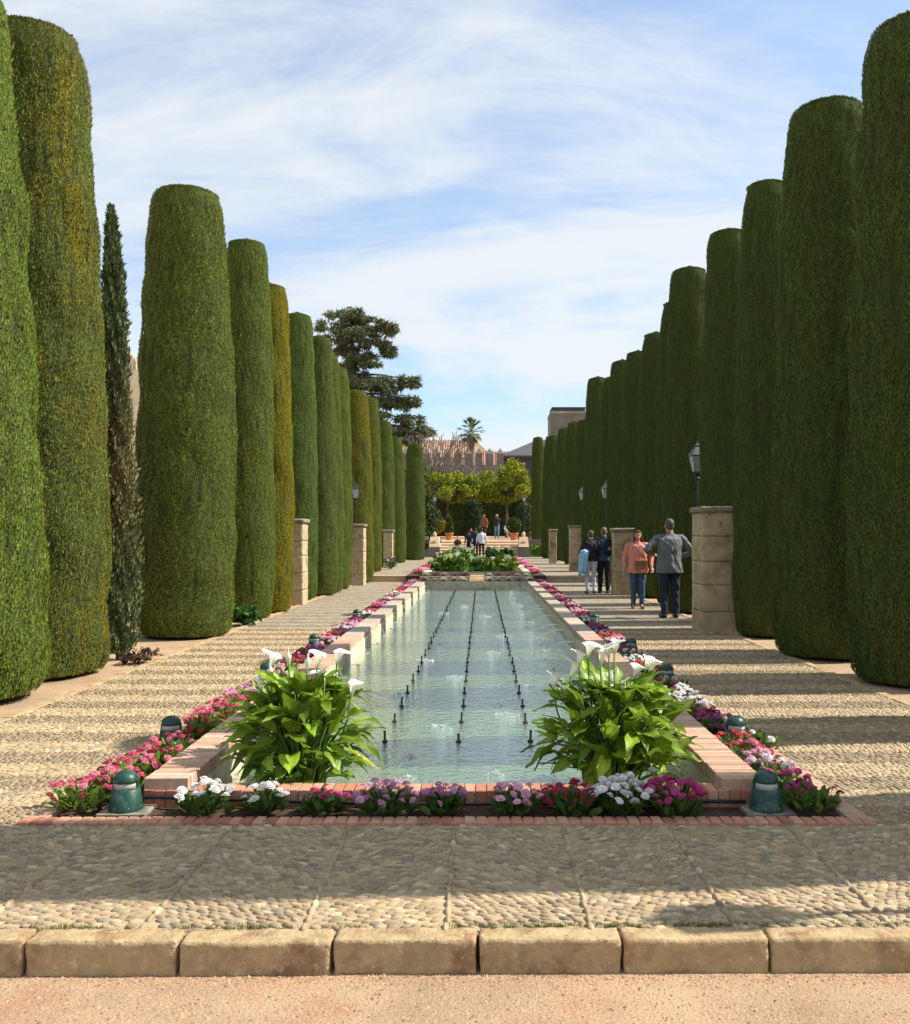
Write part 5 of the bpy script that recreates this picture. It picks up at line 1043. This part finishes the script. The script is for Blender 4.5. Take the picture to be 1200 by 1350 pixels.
def loft(bm, rings_, n=20):
    rs_ = []
    for (z, rx, ry, x0, y0) in rings_: rs_.append([bm.verts.new((x0+rx*math.cos(2*math.pi*j/n), y0+ry*math.sin(2*math.pi*j/n), z)) for j in range(n)])
    for a, b in zip(rs_, rs_[1:]):
        for j in range(n): bm.faces.new((a[j], a[(j+1) % n], b[(j+1) % n], b[j]))
    bm.faces.new(rs_[0][::-1]); bm.faces.new(rs_[-1])
def solid(name, shapes, mat_, parent, voxel, smooth=3, fold=0):
    bm = bmesh.new()
    for s in shapes:
        if s[0] == 'c': cap_mesh(bm, s[1], s[2], s[3], s[4])
        elif s[0] == 'l': loft(bm, s[1])
        else: ell(bm, s[1], s[2])
    me = bpy.data.meshes.new(name); bm.to_mesh(me); bm.free(); o = bpy.data.objects.new(name, me); COL.objects.link(o)
    md = o.modifiers.new('r', 'REMESH'); md.mode = 'VOXEL'; md.voxel_size = voxel; md.use_smooth_shade = True
    if smooth: ms = o.modifiers.new('s', 'SMOOTH'); ms.factor = .5; ms.iterations = smooth
    dg = bpy.context.evaluated_depsgraph_get(); me2 = bpy.data.meshes.new_from_object(o.evaluated_get(dg)); bpy.data.objects.remove(o); me2.name = name
    me2.materials.clear(); me2.materials.append(mat_); o = link(name, me2, parent)
    if fold:
        nv = len(me2.vertices); c_ = np.empty(nv*3, np.float32); me2.vertices.foreach_get('co', c_); c_ = c_.reshape(-1, 3); n_ = np.empty(nv*3, np.float32); me2.vertices.foreach_get('normal', n_); n_ = n_.reshape(-1, 3)
        x, y, z = c_.T; q = rnd.uniform(0, 9)
        d_ = np.sin(x*42+7*np.sin(z*5+q)+q)*np.sin(z*9+x*8+q*2)+.8*np.sin(z*38+6*np.sin(x*14+y*9+q))*np.sin(x*17+y*11+q)+.5*np.sin(x*70+z*23)*np.sin(y*60+z*17+q)
        me2.vertices.foreach_set('co', (c_+n_*(fold*d_)[:, None]).ravel()); me2.update()
    return o
MC = {}
def cloth(c, rough=.85):
    k = tuple(c)+(rough,)
    if k not in MC: MC[k] = mat('cloth', c, rough, (14, .12), (35, .5, .008))
    return MC[k]
SK = mat('skin', (.50, .27, .18), .55, (20, .06))
def person(loc, face, H, label, top, legs, hair, shoes=(.03, .025, .02), hands=None, elbows=None, shirt_len=.86, bulk=1.0, long_hair=False, vox=.009, group='visitors in the garden', foot=((-.10, 0), (.10, 0)), sleeve=True, seated=False, headturn=0, front_detail=False, jacket=False, legbulk=1.0, lean=0):
    """local frame: +Y is where the person looks; heights in metres for 1.75 m, scaled"""
    k = H/1.75; t = empty('person', loc, face, label, 'person', group); t.scale = (k, k, k)
    z = -.42 if seated else 0
    he = elbows or ((-.27, -.03, 1.16), (.27, -.03, 1.16)); ha = hands or ((-.28, .06, .92), (.28, .06, .92))
    sh = ((-.185*bulk, lean, 1.42+z), (.185*bulk, lean, 1.42+z)); hp = ((-.095, 0, .93+z), (.095, 0, .93+z))
    if seated: kn = ((-.13, .42, .50), (.13, .42, .50)); an = ((-.12, .45, .08), (.12, .45, .08))
    else: kn = tuple((fx_*.95+(-.0), fy_*.4+.02, .49) for fx_, fy_ in foot); an = tuple((fx_, fy_-.02, .09) for fx_, fy_ in foot)
    B = []
    # head, neck, face
    hc = Vector((0, .02+lean, 1.635+z)); B += [('e', hc+Vector((0, -.005, .02)), (.074, .092, .098)), ('e', hc+Vector((0, .035, -.045)), (.052, .055, .065)), ('e', hc+Vector((0, .098, -.02)), (.013, .018, .022)), ('e', hc+Vector((.076, -.005, -.005)), (.012, .022, .032)), ('e', hc+Vector((-.076, -.005, -.005)), (.012, .022, .032)), ('e', hc+Vector((0, .078, -.062)), (.022, .012, .008))]
    B += [('c', (0, lean-.01, 1.45+z), (0, lean, 1.58+z), .062, .058), ('c', (sh[0][0]*.8, sh[0][1], sh[0][2]-.02), (sh[1][0]*.8, sh[1][1], sh[1][2]-.02), .04, .04), ('l', [(.86+z, .13*bulk, .08*bulk, 0, 0), (.95+z, .145*bulk, .09*bulk, 0, 0), (1.10+z, .12*bulk, .075*bulk, 0, lean*.4), (1.30+z, .14*bulk, .085*bulk, 0, lean*.8), (1.42+z, .12*bulk, .06*bulk, 0, lean), (1.46+z, .07, .05, 0, lean)])]
    hands_shapes = []
    for i in (0, 1):
        B += [('c', (sh[i][0]*.9, sh[i][1], sh[i][2]-.03), he[i], .042, .036), ('c', he[i], ha[i], .036, .026), ('c', hp[i], kn[i], .080, .052), ('c', kn[i], an[i], .052, .036), ('c', an[i], (an[i][0], an[i][1]+.15, .035), .034, .026)]
        d = (Vector(ha[i])-Vector(he[i])).normalized(); w_ = Vector(ha[i]); side = Vector((1, 0, 0)) if abs(d.x) < .7 else Vector((0, 0, 1)); u = d.cross(side).normalized(); sd_ = u.cross(d).normalized(); u, sd_ = sd_, u
        # palm, four unequal bent fingers, thumb at the palm's side
        B += [('c', w_, w_+d*.075, .024, .030)]
        for f, (o_, ln) in enumerate(((-.027, .062), (-.009, .074), (.009, .070), (.026, .056))):
            a = w_+d*.085+u*o_; m1 = a+d*ln*.5+sd_*.004; e = m1+(d*.8-sd_*.5 if i == 0 else d*.8-sd_*.5)*ln*.45; B += [('c', a, m1, .0095, .009), ('c', m1, e, .009, .008)]
        tb0 = w_+d*.03-u*.024; B += [('c', tb0, tb0+d*.035-u*.022, .011, .010), ('c', tb0+d*.035-u*.022, tb0+d*.065-u*.024, .010, .008)]
    solid('body', B, SK, t, vox, 2)
    # top garment
    sl_ = shirt_len+z
    Tp = [('l', [(sl_, .190*bulk, .132*bulk, 0, 0), (sl_+.10, .188*bulk, .132*bulk, 0, 0), (1.08+z, .165*bulk, .122*bulk, 0, lean*.4), (1.20+z, .172*bulk, .124*bulk, 0, lean*.6), (1.32+z, .190*bulk, .122*bulk, 0, lean*.8), (1.40+z, .182*bulk, .105*bulk, 0, lean), (1.455+z, .120*bulk, .078, 0, lean), (1.49+z, .072, .066, 0, lean), (1.53+z, .064, .062, 0, lean)])]
    for i in (0, 1):
        e = Vector(he[i]); s = Vector(sh[i]); w_ = Vector(ha[i])
        Tp += [('c', (s.x*.45, s.y, s.z+.005), (s.x*.93, s.y, s.z-.015), .066, .064), ('c', s+Vector((.012 if i == 0 else -.012, 0, -.018)), e, .068*min(bulk, 1.15), .054)]
        if sleeve: Tp += [('c', e, e+(w_-e)*.86, .053, .042)]
    solid('top', Tp, cloth(top), t, vox, 8, .0065)
    Lg = [('e', (0, 0, .93+z), (.165*bulk, .118*bulk, .10))]
    for i in (0, 1): Lg += [('c', hp[i], kn[i], .100*legbulk, .070*legbulk), ('c', kn[i], (an[i][0], an[i][1], an[i][2]+.01), .068*legbulk, .054*legbulk)]
    solid('trousers', Lg, cloth(legs), t, vox, 4, .006)
    for i in (0, 1): solid('shoe', [('c', (an[i][0], an[i][1]-.03, .045), (an[i][0]+(.02 if i else -.02), an[i][1]+.16, .035), .044, .036), ('c', (an[i][0], an[i][1], .06), (an[i][0], an[i][1], .10), .045, .042)], cloth(shoes, .5), t, vox, 2)
    Hs = [('e', hc+Vector((0, -.022, .036)), (.083, .092, .094)), ('e', hc+Vector((0, -.045, -.01)), (.076, .062, .075))]
    if long_hair: Hs += [('c', hc+Vector((-.068, -.02, .03)), hc+Vector((-.075, -.015, -.14)), .034, .030), ('c', hc+Vector((.068, -.02, .03)), hc+Vector((.075, -.015, -.14)), .034, .030), ('c', hc+Vector((0, -.06, 0)), hc+Vector((0, -.06, -.16)), .06, .05), ('e', hc+Vector((0, .045, .085)), (.062, .04, .028))]
    solid('hair', Hs, cloth(hair, .6), t, vox*.8, 2)
    if front_detail:
        for sx in (-.03, .03): b = MB(); b.lathe([(.001, -.006), (.010, -.003), (.010, .003), (.001, .006)], 8); b.obj('eye', M['iron'], t, loc=(hc.x+sx, hc.y+.083, hc.z+.005), rot=(R(90), 0, 0))
        b = MB(); b.tube([hc+Vector((-.022, .088, -.064)), hc+Vector((0, .093, -.067)), hc+Vector((.022, .088, -.064))], [.003, .006, .003], 6); b.obj('mouth', cloth((.35, .06, .06)), t)
        b = MB(); b.tube([hc+Vector((-.035, .088, -.045)), hc+Vector((.035, .088, -.045))], .0001, 3)
    return t
# man in grey jacket, seen from behind, hands on hips / elbows out
mg = person((3.50, 16.95, 0), R(8), 1.84, 'man in grey jacket and dark blue jeans seen from behind with elbows out', (.145, .16, .17), (.022, .03, .05), (.10, .085, .07), hands=((-.22, .20, 1.12), (.24, .20, 1.10)), elbows=((-.44, -.04, 1.20), (.44, -.04, 1.14)), shirt_len=.80, bulk=1.28, legbulk=1.15, foot=((-.10, .0), (.12, .02)))
# woman in pink jacket, facing camera
pw = person((3.28, 19.1, 0), R(172), 1.64, 'woman in salmon pink jacket with brown shoulder bag facing the camera', (.66, .25, .20), (.05, .10, .17), (.07, .02, .012), shoes=(.14, .05, .03), long_hair=True, hands=((-.30, .08, .93), (.30, .05, .90)), elbows=((-.30, -.05, 1.14), (.29, -.05, 1.14)), shirt_len=.80, bulk=1.22, front_detail=True, legbulk=1.08, foot=((-.09, .02), (.10, -.02)))
b = MB(); b.box(-.13, .13, -.04, .05, 0, .20, bev=.02); bg_ = empty('shoulder_bag', (3.30, 18.87, .83), R(-8), 'brown leather shoulder bag hanging before the woman in pink', 'bag'); b.obj('pouch', cloth((.34, .16, .07), .5), bg_)
b = MB(); b.tube([(.11, .02, .18), (.07, .05, .34), (-.04, .06, .48), (-.13, .16, .60)], .010, 5); b.obj('strap', cloth((.30, .13, .06), .5), bg_)
b = MB(); b.box(-.125, .125, -.058, -.04, .09, .195, bev=.006); b.obj('flap', cloth((.28, .12, .05), .5), bg_)
# couple
wc = person((2.88, 24.0, 0), R(10), 1.66, 'person in dark waistcoat and white trousers seen from behind', (.025, .022, .03), (.60, .60, .70), (.09, .07, .055), shoes=(.10, .07, .06), hands=((-.20, .20, 1.10), (.22, .03, .92)), elbows=((-.30, -.02, 1.16), (.28, -.04, 1.16)), shirt_len=.90, bulk=1.08, sleeve=True)
mb_ = person((3.24, 24.1, 0), R(-4), 1.74, 'man in dark blue jacket and black trousers with small black backpack', (.03, .055, .12), (.012, .014, .015), (.16, .12, .09), hands=((-.28, .08, .92), (.26, .14, 1.0)), shirt_len=.86, bulk=1.12, legbulk=1.1)
jk = empty('light_blue_jacket', (2.66, 23.85, 0), 0, 'light blue quilted jacket carried over the arm beside the white trousers', 'jacket')
solid('cloth', [('c', (0.04, .0, 1.10), (-.04, -.02, .62), .075, .085), ('c', (.07, .0, 1.06), (.06, .02, .50), .06, .06), ('c', (-.06, .0, 1.02), (-.08, -.02, .52), .05, .055), ('c', (.11, 0, 1.08), (-.03, 0, 1.10), .06, .05)], cloth((.30, .52, .70), .6), jk, .012, 1)
solid('sleeve', [('c', (.10, -.05, 1.04), (.05, -.07, .60), .045, .04)], cloth((.27, .48, .67), .6), jk, .012, 1)
bp = empty('backpack', (3.33, 23.90, 1.08), R(-4), 'small black sling backpack with white emblem on the back of the man in blue', 'backpack')
solid('pack', [('c', (0, 0, .05), (0, 0, .30), .12, .10), ('c', (.03, 0, .0), (.03, 0, .05), .10, .10)], cloth((.008, .008, .01), .6), bp, .012, 2)
b = MB(); b.tube([(-.08, .02, .35), (-.14, .06, .44), (-.10, .20, .45)], .018, 6); b.obj('strap', cloth((.008, .008, .01), .6), bp)
b = MB(); pts = [(.035+.034*math.cos(a), -.112, .11+.034*math.sin(a)) for a in np.linspace(.6, 5.6, 14)]; b.tube(pts, .008, 5); b.obj('emblem', cloth((.6, .6, .6), .5), bp)
# people on and near the stairs
person((0.0, 51.8+.9, Z2), R(5), 1.72, 'person in white shirt and black trousers seen from behind before the stairs', (.60, .63, .72), (.012, .012, .018), (.015, .012, .01), vox=.016)
person((-.36, 53.2, Z2), R(-10), 1.74, 'person in navy top standing left of the white shirt', (.015, .022, .06), (.01, .01, .02), (.012, .01, .01), vox=.016)
person((-.72, 53.6, Z2), R(20), 1.62, 'person in black top with one pale sleeve raised at the foot of the stairs', (.016, .016, .028), (.01, .01, .02), (.02, .012, .01), vox=.016, hands=((-.28, .06, .92), (.20, .12, 1.72)), elbows=((-.27, -.03, 1.16), (.30, .02, 1.30)))
person((-1.45, 55.45, Z2+.166), R(175), 1.45, 'person in dark brown sitting on the stairs', (.06, .03, .02), (.05, .03, .03), (.02, .012, .01), vox=.018, seated=True, hands=((-.12, .30, .62), (.12, .30, .62)), elbows=((-.24, .05, .78), (.24, .05, .78)), shirt_len=.95)
person((.17, 60.8, Z3+.07), R(150), 1.66, 'long haired person in brown and white on the terrace', (.25, .09, .05), (.05, .03, .03), (.10, .03, .015), vox=.016, long_hair=True)
person((1.05, 62.5, Z3+.09), R(172), 1.68, 'person in light jeans raising both hands to take a photo on the terrace', (.05, .05, .06), (.22, .38, .52), (.25, .18, .12), vox=.016, long_hair=True, hands=((-.06, .26, 1.56), (.08, .26, 1.56)), elbows=((-.25, .14, 1.30), (.25, .14, 1.30)))
person((1.78, 64.2, Z3+.1), R(200), 1.5, 'person in pale clothes sitting at the right of the terrace', (.60, .50, .42), (.35, .28, .24), (.3, .2, .12), vox=.018, seated=True, hands=((-.12, .30, .62), (.12, .30, .62)), elbows=((-.24, .05, .78), (.24, .05, .78)), shirt_len=.95)
